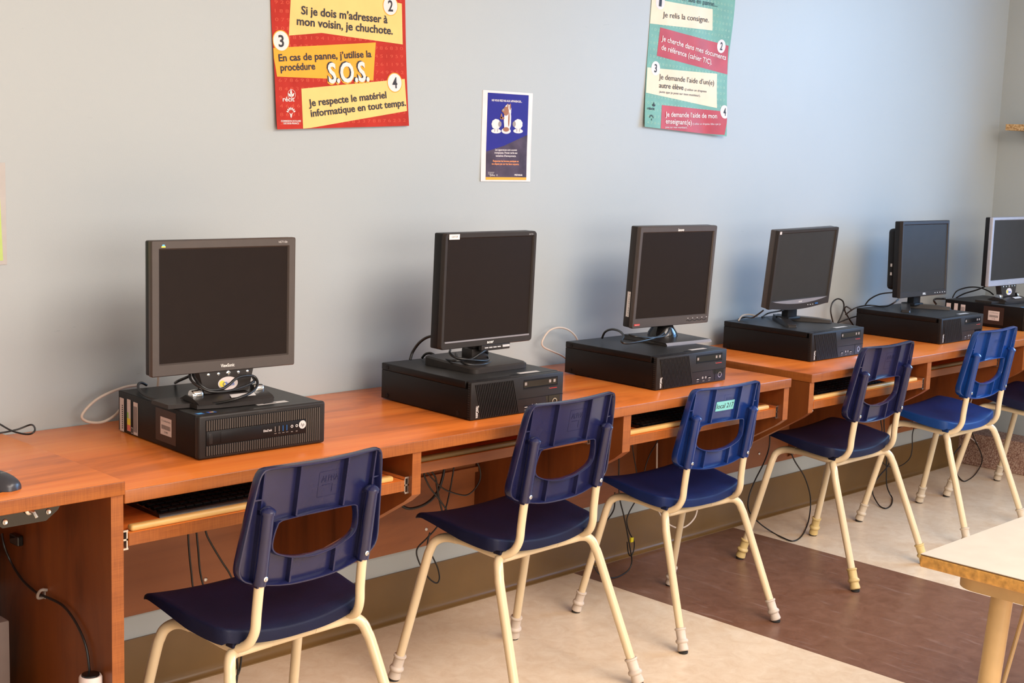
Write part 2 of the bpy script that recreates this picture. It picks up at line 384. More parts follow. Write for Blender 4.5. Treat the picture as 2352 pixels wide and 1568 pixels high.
def tray(parent, x0, x1, yf, zt, dusty_shaded=False):  # retracted trays: dust and under-desk shade put into darker colours
    t = MB(); t.box(x0+.016, x1-.016, yf, yf+.36, zt-.0405, zt-.014, 0)
    n0 = 0
    for i in range(len(t.f)):
        a, b, c = [Vector(t.v[k]) for k in t.f[i][:3]]
        if (b-a).cross(c-a).normalized().y < -.8: t.m[i] = 1
    tr = t.build('keyboard_tray', ['cherry_top', 'cherry_back' if dusty_shaded else 'cherry_edge_band'], parent)
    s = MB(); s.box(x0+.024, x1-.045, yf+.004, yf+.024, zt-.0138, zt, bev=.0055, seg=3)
    s.build('wrist_ledge', 'olive_strip' if dusty_shaded else 'pale_wood', tr, smooth=40, label='olive strip, dust and shade painted in' if dusty_shaded else 'rounded pale wood strip')
    for xx in (x0+.001, x1-.014):
        r = MB(); r.box(xx, xx+.003, yf+.002, yf+.40, zt-.047, zt-.006); r.box(xx+.010, xx+.013, yf+.002, yf+.38, zt-.044, zt-.010)
        r.box(xx, xx+.013, yf+.002, yf+.38, zt-.029, zt-.025); r.box(xx, xx+.013, yf, yf+.002, zt-.048, zt-.044); r.box(xx, xx+.013, yf, yf+.002, zt-.010, zt-.006)
        r.build('slide_rail', 'steel', tr)
def desk(name, x0, x1, depth, z, panels, trays, label):
    e = empty(name, (0, 0, 0)); tag(e, label, 'desk')
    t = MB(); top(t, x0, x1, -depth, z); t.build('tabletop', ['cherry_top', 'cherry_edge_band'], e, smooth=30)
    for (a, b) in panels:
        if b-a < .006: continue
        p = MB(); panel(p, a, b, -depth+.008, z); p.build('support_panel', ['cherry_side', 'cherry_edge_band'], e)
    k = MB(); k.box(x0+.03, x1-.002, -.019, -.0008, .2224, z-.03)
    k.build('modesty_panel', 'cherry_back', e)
    for i in range(len(panels)-1):
        a, b = panels[i][1], panels[i+1][0]
        if b-a < .3: continue
        g = MB(); g.box(a+.001, b-.001, -.034, -.0195, .430, .446); g.build('cable_ledge', 'cherry_back', e)
        tray(e, a, b, *trays[i])
        for xx in (a+.21, b-.2):
            s = MB(); s.lathe([(.006, 0), (.006, .002), (.004, .0035), (.0005, .004)], (xx, -.0192, .275), (0, -1, 0), 12); s.build('bolt', 'steel', e)
    return e
PA = [(.8485, .8515), (1.623, 1.651), (2.405, 2.438), (3.194, 3.2215)]
ZT = .651
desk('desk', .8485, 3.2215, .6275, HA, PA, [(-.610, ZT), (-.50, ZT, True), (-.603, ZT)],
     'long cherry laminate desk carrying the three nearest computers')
PB = [(3.367, 3.394), (4.146, 4.176), (4.935, 4.965), (5.585, 5.61)]
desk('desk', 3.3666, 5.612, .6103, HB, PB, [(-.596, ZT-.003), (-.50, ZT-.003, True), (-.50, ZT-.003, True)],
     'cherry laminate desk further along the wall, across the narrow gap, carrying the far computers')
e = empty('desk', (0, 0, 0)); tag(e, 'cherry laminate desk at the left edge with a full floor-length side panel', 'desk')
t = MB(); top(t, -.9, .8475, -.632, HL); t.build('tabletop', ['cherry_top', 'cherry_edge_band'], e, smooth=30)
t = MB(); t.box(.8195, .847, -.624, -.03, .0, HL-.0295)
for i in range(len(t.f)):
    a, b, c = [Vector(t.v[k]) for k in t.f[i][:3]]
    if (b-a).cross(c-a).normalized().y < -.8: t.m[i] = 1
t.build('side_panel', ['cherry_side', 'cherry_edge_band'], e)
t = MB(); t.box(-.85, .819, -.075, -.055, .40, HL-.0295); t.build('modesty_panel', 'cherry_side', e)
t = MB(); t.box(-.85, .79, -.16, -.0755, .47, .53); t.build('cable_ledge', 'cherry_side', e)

# ------------------------------------------------------------------ chairs
OUT = [(0, .517), (.06, .519), (.11, .527), (.145, .536), (.172, .546), (.186, .560), (.1905, .580), (.187, .620), (.180, .680), (.173, .735), (.167, .770), (.160, .785), (.146, .791), (.09, .790), (0, .788)]
HOLE = [(0, .577), (.05, .582), (.09, .594), (.108, .606), (.113, .621), (.111, .642), (.106, .660), (.097, .669), (.05, .6715), (0, .6715)]
def closed(half): 
    h = half; return h + [(-x, z) for x, z in h[::-1][1:-1]]
def raycast(poly, c, th):
    d = (math.cos(th), math.sin(th)); best = None; n = len(poly)
    for i in range(n):
        ax, az = poly[i][0]-c[0], poly[i][1]-c[1]; bx, bz = poly[(i+1) % n][0]-c[0], poly[(i+1) % n][1]-c[1]
        ex, ez = bx-ax, bz-az; det = d[0]*(-ez)+ex*d[1]
        if abs(det) < 1e-12: continue
        t = (-ax*ez+ex*az)/det; s = (d[0]*az-d[1]*ax)/det
        if t > 0 and -1e-9 <= s <= 1+1e-9 and (best is None or t > best): best = t
    return best
def yb(x, z, off=0):   # rim plane of the backrest; off > 0 goes towards the sitter
    return -.140-.166*(z-.53)+off+.40*x*x
def backrest_mesh():
    m = MB(); c = (0, .63); A = []; po = closed(OUT); ph = closed(HOLE)
    po = [tuple(q)[:2] for q in catmull([Vector((x, z, 0)) for x, z in po+[po[0]]], 4)][:-1]
    ph = [tuple(q)[:2] for q in catmull([Vector((x, z, 0)) for x, z in ph+[ph[0]]], 4)][:-1]
    # angles concentrated at all polygon corners
    ths = sorted(set(round(math.atan2(z-c[1], x-c[0]), 4) for x, z in po[::2]+ph[::2]))
    ths = [t for i, t in enumerate(ths) if i == 0 or t-ths[i-1] > .012]
    rings = []
    for th in ths:
        ro = raycast(po, c, th); rh = raycast(ph, c, th)
        def P(r, off): 
            x = c[0]+r*math.cos(th); z = c[1]+r*math.sin(th); return (x, yb(x, z, off), z)
        w = ro-rh; ring = []
        FR, BK = .023, .016     # front face, recessed back face (measured from the rim plane)
        ring += [P(ro-.006, FR), P(rh+w*.66, FR+.001), P(rh+w*.33, FR+.001), P(rh+.004, FR)]
        ring += [P(rh, FR-.004), P(rh, .004), P(rh+.001, .0025), P(rh+.004, .0025), P(rh+.006, .005), P(rh+.007, BK)]
        ring += [P(rh+w*.36, BK), P(rh+w*.66, BK)]
        ring += [P(ro-.0095, BK), P(ro-.0065, .003), P(ro-.004, 0), P(ro-.001, .0005), P(ro, .003), P(ro+.0015, FR-.008), P(ro-.001, FR-.002)]
        rings.append(ring)
    n = len(rings); k = len(rings[0])
    m.add([q for r in rings for q in r], [(i*k+j, i*k+(j+1) % k, ((i+1) % n)*k+(j+1) % k, ((i+1) % n)*k+j) for i in range(n) for j in range(k)])
    def rib(x, z0, z1, w=.0022, d0=.003):
        m.add([(x+s*w, yb(x, z, o), z) for z in (z0, z1) for s in (-1, 1) for o in (d0, .020)],
              [(0, 1, 3, 2), (4, 6, 7, 5), (0, 2, 6, 4), (1, 5, 7, 3), (0, 4, 5, 1), (2, 3, 7, 6)])
    for s in (-1, 1):
        rib(s*.064, .676, .786); rib(s*.060, .523, .581); rib(s*.150, .69, .786, .002, .006)
        # web between side rib and rim
        m.add([(s*x, yb(x, z, o), z) for x in (.151, .1745) for z in (.722, .725) for o in (.006, .02)], [(0, 1, 3, 2), (4, 6, 7, 5), (0, 2, 6, 4), (1, 5, 7, 3), (0, 4, 5, 1), (2, 3, 7, 6)])
        # sleeve for the upright tube
        a = Vector((s*.141, yb(0, .541)+.004, .541)); b = Vector((s*.141, yb(0, .700)+.004, .700)); ax = (b-a).normalized(); L = (b-a).length
        m.lathe([(.0145, -.002), (.0150, .01), (.0140, L-.008), (.0140, L-.006), (.0165, L-.005), (.0165, L+.001), (.0125, L+.005), (.006, L+.009), (.001, L+.010)], a, ax, 18)
        m.add([(s*.141+q*.011, yb(0, z)+o, z) for z in (.533, .700) for q in (-1, 1) for o in (-.004, .030)], [(0, 1, 3, 2), (4, 6, 7, 5), (0, 2, 6, 4), (1, 5, 7, 3), (0, 4, 5, 1), (2, 3, 7, 6)])
    # moulded maker's mark
    F = lambda a, b: (a, yb(a, b, .0152), b)
    m.text('ALPHA', (.003, .735), (.050, .735), .014, F)
    for z in (.7225, .7205): pass
    m.add([F(a, b) for a, b in ((.006, .727), (.030, .727), (.030, .7285), (.006, .7285))], [(0, 1, 2, 3)])
    m.add([F(a, b) for a, b in ((.034, .709), (.0355, .709), (.0355, .728), (.034, .728))], [(0, 1, 2, 3)])
    for a in (((-.004, .702), (.056, .7028)), ((-.004, .7582), (.056, .759))): m.add([F(*q) for q in ((a[0][0], a[0][1]), (a[1][0], a[0][1]), (a[1][0], a[1][1]), (a[0][0], a[1][1]))], [(0, 1, 2, 3)])
    for a in (-.0045, .056): m.add([F(*q) for q in ((a, .7028), (a+.0008, .7028), (a+.0008, .7582), (a, .7582))], [(0, 1, 2, 3)])
    return m
def seat_mesh():
    m = MB(); NU, NV = 40, 30
    def half(y):   # half width along the depth
        return .208-.018*max(0, -(y-.02)/.12)
    def pt(u, v, dz=0, inset=0):
        y0 = -.105+.030*abs(u)**2.2*0.6; y1 = .205-.012*u*u
        y = y0+(y1-y0)*v
        # rounded plan corners
        e = 1-.030*max(0, (abs(2*v-1)-.80)/.20)**2*1.6
        x = u*half(y)*e
        z = .4265+.016*(x/.2)**2
        t = max(0, min(1, (y+.08)/.22)); z += .016*t*t*(3-2*t)
        if v > .86: z -= .014*((v-.86)/.14)**2
        if v < .10: z -= .009*((.10-v)/.10)**2*(1-.9*abs(u)**3)
        return Vector((x, y, z+dz))
    top_ = [[pt(-1+2*i/NU, j/NV) for i in range(NU+1)] for j in range(NV+1)]
    vs = []; idx = {}
    for j in range(NV+1):
        for i in range(NU+1): idx[(0, j, i)] = len(vs); vs.append(top_[j][i])
    for j in range(NV+1):
        for i in range(NU+1):
            idx[(1, j, i)] = len(vs); vs.append(top_[j][i]-Vector((0, 0, .007)))
    fs = []
    for j in range(NV):
        for i in range(NU):
            fs.append((idx[0, j, i], idx[0, j, i+1], idx[0, j+1, i+1], idx[0, j+1, i]))
            fs.append((idx[1, j, i], idx[1, j+1, i], idx[1, j+1, i+1], idx[1, j, i+1]))
    loop = [(0, i) for i in range(NU)] + [(j, NU) for j in range(NV)] + [(NV, i) for i in range(NU, 0, -1)] + [(j, 0) for j in range(NV, 0, -1)]
    L = len(loop); cen = Vector((0, .05, 0)); base = len(vs)
    for (j, i) in loop:
        p = top_[j][i]; o = Vector((p.x, p.y-.05, 0)).normalized()
        depth = .036-.027*(j/NV)**2 if j > 0 else .025+.004*abs(-1+2*i/NU)
        for q in ((.003, -.002), (.0045, -.006), (.0045, -depth), (.001, -depth), (-.001, -.007)):
            vs.append(p+o*q[0]+Vector((0, 0, q[1])))
    for a in range(L):
        b = (a+1) % L; ja, ia = loop[a]; jb, ib = loop[b]
        ch = [idx[0, ja, ia]]+[base+a*5+k for k in range(5)]+[idx[1, ja, ia]]
        cb = [idx[0, jb, ib]]+[base+b*5+k for k in range(5)]+[idx[1, jb, ib]]
        for k in range(6): fs.append((ch[k], ch[k+1], cb[k+1], cb[k]))
    m.add(vs, fs)
    for s in (-1, 1):   # moulded brackets that hold the frame
        for y in (-.075,):
            m.box(s*.163-.007, s*.163+.007, y-.012, y+.014, .392, .424, bev=.002)
    return m
BM_BACK = None
def make_chair(cap, plast, loc, rz, sc, label, group='blue plastic school chairs along the desks'):
    e = empty('school_chair', (loc[0], loc[1], 0), rz); e.scale = (sc, sc, sc); tag(e, label, 'chair', group)
    UP = Vector((0, 0, .016))
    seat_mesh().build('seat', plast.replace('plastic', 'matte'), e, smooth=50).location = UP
    bk = backrest_mesh().build('backrest', plast, e, smooth=38); bk.location = UP
    for s in (-1, 1):
        k = MB(); y = yb(0, .553)-.011
        k.lathe([(.0055, 0), (.0055, .0015), (.0035, .0025), (.0005, .0018)], (s*.141-.003*s, y+.0005, .553), (0, -1, 0), 14); k.build('screw', 'steel', bk)
        u = MB()
        u.tube([(s*.141, yb(0, .68)+.004, .68), (s*.141, yb(0, .60)+.004, .60), (s*.141, yb(0, .533)+.004, .533), (s*.142, -.130, .475), (s*.144, -.127, .435), (s*.149, -.112, .406), (s*.155, -.085, .391), (s*.160, -.05, .389), (s*.162, .03, .396), (s*.165, .095, .397)], .0108, 14, smooth=5)
        u.build('upright_tube', 'cream_enamel', e, smooth=60).location = UP
        f = MB(); foot = Vector((s*.235, .228, .052)); d = (Vector((s*.235, .228, 0))-Vector((s*.199, .147, .355)))
        f.tube([(s*.1635, .075, .413), (s*.167, .105, .412), (s*.174, .127, .406), (s*.1855, .141, .393), (s*.194, .1455, .374), (s*.1995, .150, .351)] + [Vector((s*.1995, .150, .351)).lerp(Vector((s*.235, .228, .012)), t) for t in (.3, .6, 1)], .0122, 14, smooth=4)
        lf = f.build('leg', 'cream_enamel', e, smooth=60)
        g = MB(); g.tube([(s*.06, -.068, .392), (s*.135, -.070, .3925), (s*.158, -.075, .394), (s*.174, -.085, .392), (s*.184, -.096, .380), (s*.1895, -.104, .361), (s*.194, -.112, .341)] + [Vector((s*.194, -.112, .341)).lerp(Vector((s*.233, -.236, .012)), t) for t in (.3, .6, 1)], .0125, 14, smooth=4)
        lr = g.build('leg', 'cream_enamel', e, smooth=60)
        for leg, p, q in ((lf, Vector((s*.235, .228, .012)), Vector((s*.1995, .150, .351))), (lr, Vector((s*.233, -.236, .012)), Vector((s*.194, -.112, .341)))):
            ax = (q-p).normalized(); c = MB()
            c.lathe([(.0140, 0), (.0172, .003), (.0168, .010), (.0150, .021), (.0156, .0235), (.0186, .0255), (.0200, .030), (.0186, .0345), (.0156, .0365), (.0148, .039), (.0150, .061), (.0152, .063), (.0172, .0645), (.0178, .067), (.0172, .0695), (.0128, .071)], p-ax*.006, ax, 22, 0)
            c.lathe([(.0138, 0), (.0145, .001), (.0145, .0062)], (p.x-ax.x*.006, p.y-ax.y*.006, .0006), (0, 0, 1), 22, 1)
            c.build('glide_cap', [cap, 'rubber_black'], leg, smooth=40)
    c = MB(); c.tube([(-.0595, -.068, .376), (0, -.067, .3755), (.0595, -.068, .376)], .0122, 14); c.build('crossbar', 'cream_enamel', e, smooth=60).location = UP
    return e
make_chair('cap_white', 'navy_plastic', (1.172, -.684), .048, .989, 'navy school chair nearest the camera, its feet cut off by the frame')
make_chair('cap_white', 'navy_plastic', (2.048, -.580), .035, 1.008, 'navy school chair in front of the second computer from the left')
c3 = make_chair('cap_white', 'blue_plastic', (2.810, -.524), -.042, .945, 'blue school chair with a turquoise label reading local 217 on its backrest')
make_chair('cap_yellow', 'navy_plastic', (3.722, -.514), .006, 1.008, 'navy school chair with yellowed foot caps at the edge of the brown floor band')
make_chair('cap_tan', 'bright_blue_plastic', (4.520, -.514), -.005, 1.003, 'brightest blue school chair, fifth in the row, beyond the brown floor band')
make_chair('cap_tan', 'navy_plastic', (5.19, -.535), 0, 1.0, 'farthest navy school chair, cut off by the right edge of the frame')
# label on the third chair
bk = [c for c in c3.children if c.name.startswith('backrest')][0]
m = MB(); F = lambda a, b, o=.0150: (a, yb(a, b, o), b)
def grid_patch(m, a0, a1, b0, b1, fn, mi, n=6):
    vs = [fn(a0+(a1-a0)*i/n, b0+(b1-b0)*j/2) for j in range(3) for i in range(n+1)]
    m.add(vs, [(j*(n+1)+i, j*(n+1)+i+1, (j+1)*(n+1)+i+1, (j+1)*(n+1)+i) for j in range(2) for i in range(n)], mi)
grid_patch(m, -.040, .050, .708, .739, lambda a, b: F(a, b), 0)
m.text('local 217', (-.036, .716), (.046, .716), .016, lambda a, b: F(a, b, .0145), 1)
m.build('paper_label', ['cyan_label', 'ink'], bk, label='turquoise label with handwriting')

# ------------------------------------------------------------------ computers
TW, TD, TH = .338, .378, .102
def tower_small(loc, rz, label, group):
    """black small form factor computer with slanted grille on the left of its front"""
    e = empty('desktop_computer', loc, rz); tag(e, label, 'computer', group)
    w, d, h = TW, TD, TH
    m = MB(); m.box(0, w, .012, d, .003, h-.019, bev=.0012); m.box(-.0006, w+.0006, .022, d, h-.0185, h, bev=.0018)
    for x in (.03, w-.03):
        for y in (.05, d-.04): m.box(x-.012, x+.012, y-.012, y+.012, 0, .0032)
    for y in (.05, d-.025):
        m.lathe([(.006, 0), (.006, .0012), (.003, .0012)], (-.0, y, .013), (-1, 0, 0), 14)
    m.lathe([(.006, 0), (.006, .0012), (.003, .0012)], (-.0, d-.025, h-.010), (-1, 0, 0), 14)
    body = m.build('case', ['case_black'], e, smooth=35)
    # sunk top plate colour and perforations
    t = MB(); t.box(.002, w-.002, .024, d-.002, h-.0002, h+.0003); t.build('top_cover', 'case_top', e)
    f = MB(); f.box(0, w, -.002, .0125, .002, h-.001, 0, bev=.0022)
    f.box(.004, w-.004, .006, .024, h-.004, h-.0006, 0)
    P = lambda u, v, y=-.0022: (u*w, y, v*h)
    # grille recess and slanted ribs
    q = [(.035, .93), (.445, .93), (.515, .05), (.105, .05)]
    f.add([P(*a, -.0021) for a in q], [(3, 2, 1, 0)], 1)
    N = 23
    for i in range(N):
        t0 = (i+.12)/N; t1 = (i+.62)/N
        a0 = .035+.41*t0; a1 = .035+.41*t1; b0 = .105+.41*t0; b1 = .105+.41*t1
        f.add([P(a0, .93, -.0045), P(a1, .93, -.0045), P(b1, .05, -.0045), P(b0, .05, -.0045), P(a0, .93, -.002), P(a1, .93, -.002), P(b1, .05, -.002), P(b0, .05, -.002)],
              [(0, 3, 2, 1), (0, 4, 7, 3), (1, 2, 6, 5), (0, 1, 5, 4), (3, 7, 6, 2)], 0)
    # side slots near the front edge
    for i in range(15):
        z = h*(.09+.84*i/14); f.box(-.0008, .001, .0035, .0105, z-.0013, z+.0013, 1)
    for i in range(34): f.box(.03+i*.0036, .0315+i*.0036, .009, .014, h-.0012, h-.0004, 1)
    # split line, seams
    f.box(w*.505, w, -.0028, -.002, h*.395, h*.405, 1); f.box(w*.835, w*.838, -.0028, -.002, h*.06, h*.39, 1)
    f.text('ThinkCentre', P(.052, .385)[::2], P(.052, .065)[::2], .0095, lambda a, b: (a, -.0026, b), 2, bold=.02)
    fb = f.build('front_bezel', ['bezel_black', 'slot_black', 'print_white'], e, smooth=35)
    k = MB(); k.add([P(.552, .90), P(.935, .90), P(.935, .66), P(.552, .66)], [(3, 2, 1, 0)], 0); k.box(.556*w, .925*w, -.0030, -.0022, .70*h, .86*h, 1)
    k.box(.552*w, .935*w, -.0040, -.0022, .655*h, .665*h, 2)
    for u in (.575, .845, .895): k.add([P(u-.012, .83, -.0032), P(u+.012, .83, -.0032), P(u+.012, .75, -.0032), P(u-.012, .75, -.0032)], [(3, 2, 1, 0)], 3)
    k.box(.845*w, .925*w, -.0034, -.0022, .585*h, .60*h, 4); k.box(.835*w, .842*w, -.003, -.0022, .59*h, .61*h, 3)
    k.build('disc_drive', ['slot_black', 'gloss_black', 'bezel_black', 'clip_grey', 'red_mark'], fb)
    k = MB(); k.add([P(.80, .39), P(.965, .39), P(.965, .08), P(.83, .08)], [(3, 2, 1, 0)], 0)
    k.disc((.905*w, .22*h), .0088, .0088, lambda a, b: (a, -.0034, b), 1, 30, r0=.82)
    k.build('power_button', ['gloss_black', 'chrome'], fb)
    k = MB()
    for u in (.585, .755): k.box((u-.018)*w, (u+.018)*w, -.0030, -.0021, .155*h, .205*h, 0); k.box((u-.016)*w, (u+.016)*w, -.0033, -.0021, .155*h, .175*h, 1)
    for u in (.655, .70): k.disc((u*w, .195*h), .0034, .0034, lambda a, b: (a, -.0030, b), 1, 18, r0=.5)
    for u in (.585, .67, .755): k.box((u-.014)*w, (u+.014)*w, -.0026, -.0021, .085*h, .10*h, 2)
    k.build('front_ports', ['slot_black', 'print_silver', 'clip_grey'], fb)
    s = MB(); s.add([(.205, .030, h+.0006), (.280, .030, h+.0006), (.280, .048, h+.0006), (.205, .048, h+.0006)], [(0, 1, 2, 3)]); s.box(.165, .195, .028, .034, h+.0002, h+.0006, 1); s.build('asset_sticker', ['label_white', 'slot_black'], e, label='white sticker on the top')
    return e
tower_small((1.8981, -.5263, HA), -.0313, 'black flat desktop computer whose front corner is hidden by the second chair back', 'flat black desktop computers with slanted grilles')
tower_small((2.6625, -.5195, HA), -.016, 'black flat desktop computer at the right end of the near desk, beside the gap', 'flat black desktop computers with slanted grilles')
tower_small((3.5887, -.4553, HB), -.0008, 'black flat desktop computer at the near end of the far desk, under the V-footed monitor', 'flat black desktop computers with slanted grilles')
tower_small((4.433, -.4922, HB), -.0095, 'black flat desktop computer partly hiding the last, stickered computer behind it', 'flat black desktop computers with slanted grilles')

def tower_ribbed(loc, rz, label, group):
    e = empty('desktop_computer', loc, rz); tag(e, label, 'computer', group)
    w, d, h = .338, .381, .100
    m = MB(); m.box(.002, w-.002, .016, d, .003, h-.001, bev=.0015)
    for x in (.03, w-.03):
        for y in (.05, d-.04): m.box(x-.012, x+.012, y-.012, y+.012, 0, .0032)
    m.build('case', 'case_black', e, smooth=35)
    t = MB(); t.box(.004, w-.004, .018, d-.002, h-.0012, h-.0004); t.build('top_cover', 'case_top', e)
    f = MB(); f.box(0, w, -.004, .0165, .0015, h+.0015, 0, bev=.006, seg=4)
    P = lambda u, v, y: (u*w, y, v*h)
    f.box(.050*w, .955*w, -.0046, -.0038, .085*h, .905*h, 1)
    N = 52
    for i in range(N):
        u = .060+(i/(N-1))*.884; zr = [(.095, .895)]
        if u < .835: zr = [(.095, .315), (.655, .895)]
        for a, b in zr: f.box(u*w-.0017, u*w+.0017, -.0068, -.0042, a*h, b*h, 2, bev=.0008, seg=1)
    f.box(.056*w, .832*w, -.0062, -.004, .325*h, .645*h, 3, bev=.001)
    f.box(.16*w, .472*w, -.0072, -.005, .355*h, .615*h, 3, bev=.0008)
    f.box(.072*w, .100*w, -.0070, -.005, .36*h, .60*h, 0, bev=.001)
    f.text('EliteDesk', (.49*w, .47*h), (.558*w, .47*h), .0052, lambda a, b: (a, -.0064, b), 4, bold=.02)
    f.text('HEWLETT-PACKARD', (.455*w, .937*h), (.60*w, .937*h), .0022, lambda a, b: (a, -.0043, b), 5)
    fb = f.build('front_bezel', ['bezel_black', 'slot_black', 'rib_grey', 'case_black', 'print_silver', 'rib_grey'], e, smooth=35)
    k = MB()
    for u, mi in ((.585, 0), (.617, 0), (.648, 1), (.679, 1)):
        k.box((u-.006)*w, (u+.006)*w, -.0066, -.005, .43*h, .575*h, 0); k.box((u-.005)*w, (u-.001)*w, -.0070, -.005, .44*h, .57*h, 1 if mi else 2)
        k.box((u-.009)*w, (u+.009)*w, -.0065, -.005, .395*h, .405*h, 2)
    for u in (.718, .757): k.disc((u*w, .52*h), .0034, .0034, lambda a, b: (a, -.0066, b), 3, 18, r0=.55)
    for u in (.718, .757): k.box((u-.007)*w, (u+.007)*w, -.0065, -.005, .385*h, .40*h, 2)
    k.build('front_ports', ['slot_black', 'usb_blue', 'clip_grey', 'print_silver'], fb)
    k = MB(); k.disc((.804*w, .53*h), .0098, .0098, lambda a, b: (a, -.0066, b), 0, 32)
    k.text('hp', (.789*w, .49*h), (.819*w, .49*h), .0085, lambda a, b: (a, -.0068, b), 1, shear=.3)
    k.build('maker_badge', ['print_silver', 'slot_black'], fb)
    # stickers on the left flank (x = 0), local y runs to the back
    X = .0014
    def fl(s, y0, y1, v0, v1, mi, dx=0): s.add([(X-dx, y, z) for y, z in ((y1, v0*h), (y0, v0*h), (y0, v1*h), (y1, v1*h))], [(0, 1, 2, 3)], mi)
    s = MB(); fl(s, .352, .374, .03, .84, 0)
    for i in range(12): fl(s, .356, .362, .10+.05*i, .125+.05*i, 1, .0004)
    s.build('barcode_sticker', ['label_pink', 'ink'], e)
    s = MB(); fl(s, .318, .336, .09, .86, 0); fl(s, .3185, .3355, .10, .24, 1, .0002); fl(s, .3185, .3355, .24, .40, 2, .0002); fl(s, .3285, .3355, .40, .54, 3, .0002)
    s.build('licence_sticker', ['label_pink', 'label_red', 'label_yellow', 'label_green'], e, label='sticker with red, yellow and green fields')
    s = MB(); fl(s, .282, .304, .05, .84, 0)
    for i in range(5): fl(s, .286+i*.0036, .2875+i*.0036, .12, .74, 1, .0004)
    s.build('text_sticker', ['label_pink', 'ink'], e)
    s = MB(); fl(s, .3055, .316, .045, .22, 1); fl(s, .3065, .315, .06, .205, 0, .0002); fl(s, .3075, .314, .075, .19, 1, .0004); s.build('square_sticker', ['label_pink', 'ink'], e)
    s = MB(); fl(s, .100, .195, .14, .90, 0); fl(s, .120, .172, .31, .72, 1, .0002)
    for i in range(13): fl(s, .126+i*.0032, .1276+i*.0032, .44, .54, 2, .0004)
    s.text('C.S. des Bois-Francs', (-.166, .62*h), (-.126, .62*h), .0042, lambda a, b: (X-.0004, -a, b), 2)
    s.text('21440', (-.154, .36*h), (-.138, .36*h), .0042, lambda a, b: (X-.0004, -a, b), 2)
    s.build('asset_plate', ['label_dark', 'label_pink', 'ink'], e, label='dark film with a white barcode label')
    Z = h+.0002
    s = MB(); s.add([(.180, .040, Z), (.265, .040, Z), (.265, .060, Z), (.180, .060, Z)], [(0, 1, 2, 3)], 0); s.add([(x, y, Z+.0002) for x, y in ((.20, .048), (.235, .048), (.235, .052), (.20, .052))], [(0, 1, 2, 3)], 1); s.build('asset_sticker', ['label_white', 'ink'], e)
    s = MB(); s.add([(.012, .020, Z), (.030, .020, Z), (.030, .036, Z), (.012, .036, Z)], [(0, 1, 2, 3)], 0); s.add([(x, y, Z+.0002) for x, y in ((.015, .023), (.027, .023), (.027, .033), (.015, .033))], [(0, 1, 2, 3)], 1); s.build('processor_sticker', ['sticker_blue', 'sticker_cyan'], e, label='small blue sticker')
    s = MB(); s.add([(.040, .022, Z), (.062, .022, Z), (.062, .036, Z), (.040, .036, Z)], [(0, 1, 2, 3)], 0)
    for k, x in enumerate((.046, .051)): s.add([(x, .025, Z+.0002), (x+.005, .025, Z+.0002), (x+.005, .033, Z+.0002), (x, .033, Z+.0002)], [(0, 1, 2, 3)], 1+k)
    s.build('system_sticker', ['sticker_blue', 'label_red', 'label_yellow'], e, label='small blue sticker with a coloured flag')
    return e
tower_ribbed((1.1013, -.495, HA), -.0419, 'black ribbed-front desktop computer with many stickers, nearest on the desk', 'ribbed black desktop computers')
tower_ribbed((5.150, -.500, HB), -.03, 'black desktop computer with white stickers on its side, last one in the far corner', 'ribbed black desktop computers')

# ------------------------------------------------------------------ monitors
def monitor(name_label, loc, rz, tilt, roll, Wd, Ht, side, topb, bot, depth, mats, build_stand, brand, extra=None, ztop=0, bulge=(.62, .62, .035)):
    e = empty('monitor', (loc[0], loc[1], ztop), rz); tag(e, name_label, 'monitor')
    R = Matrix.Translation((0, 0, loc[2]-ztop)) @ Matrix.Rotation(roll, 4, 'Y') @ Matrix.Rotation(-tilt, 4, 'X')
    w = Wd/2; r = .006
    m = MB(); m.T = R
    m.box(-w+.001, w-.001, .010, depth, .001, Ht-.001, 0, bev=.004, seg=2)
    bw, bh, bd = bulge
    m.box(-w*bw, w*bw, depth-.004, depth+bd, Ht*(.5-bh/2), Ht*(.5+bh/2), 0, bev=.014, seg=3)
    m.build('housing', mats[3], e, smooth=40)
    # bezel: rounded frame around a sunk opening
    f = MB(); f.T = R
    def rr(x0, x1, z0, z1, rad, y, n=5):
        out = []
        for cx, cz, a0 in ((x1-rad, z0+rad, -PI/2), (x1-rad, z1-rad, 0), (x0+rad, z1-rad, PI/2), (x0+rad, z0+rad, PI)):
            for i in range(n+1):
                a = a0+PI/2*i/n; out.append((cx+rad*math.cos(a), y, cz+rad*math.sin(a)))
        return out
    rad = mats[4] if len(mats) > 4 else .004
    L = [rr(-w, w, 0, Ht, rad, .014), rr(-w, w, 0, Ht, rad, .003), rr(-w+.002, w-.002, .002, Ht-.002, max(rad-.002, .001), 0),
         rr(-w+side-.003, w-side+.003, bot-.003, Ht-topb+.003, .0015, .0003), rr(-w+side, w-side, bot, Ht-topb, .0006, .0045)]
    n = len(L[0]); f.add([p for l in L for p in l], [(k*n+i, (k+1)*n+i, (k+1)*n+(i+1) % n, k*n+(i+1) % n) for k in range(4) for i in range(n)])
    for b in brand:   # (text, u centre, z, width, height, material slot, bold)
        txt, x, z, ww, hh, mi, bo = b
        f.text(txt, (x-ww/2, z), (x+ww/2, z), hh, lambda a, c: (a, -.0004, c), mi, bold=bo, shear=.25 if txt in ('lenovo', 'VE710b') else 0)
    bz = f.build('bezel', [mats[0], 'print_white', 'red_mark', 'print_silver'], e, smooth=35)
    s = MB(); s.T = R; s.box(-w+side-.001, w-side+.001, .0045, .009, bot-.001, Ht-topb+.001); s.build('screen', mats[1], e)
    if extra: extra(e, bz, R, w, Ht)
    build_stand(e, loc[2]-ztop)
    return e

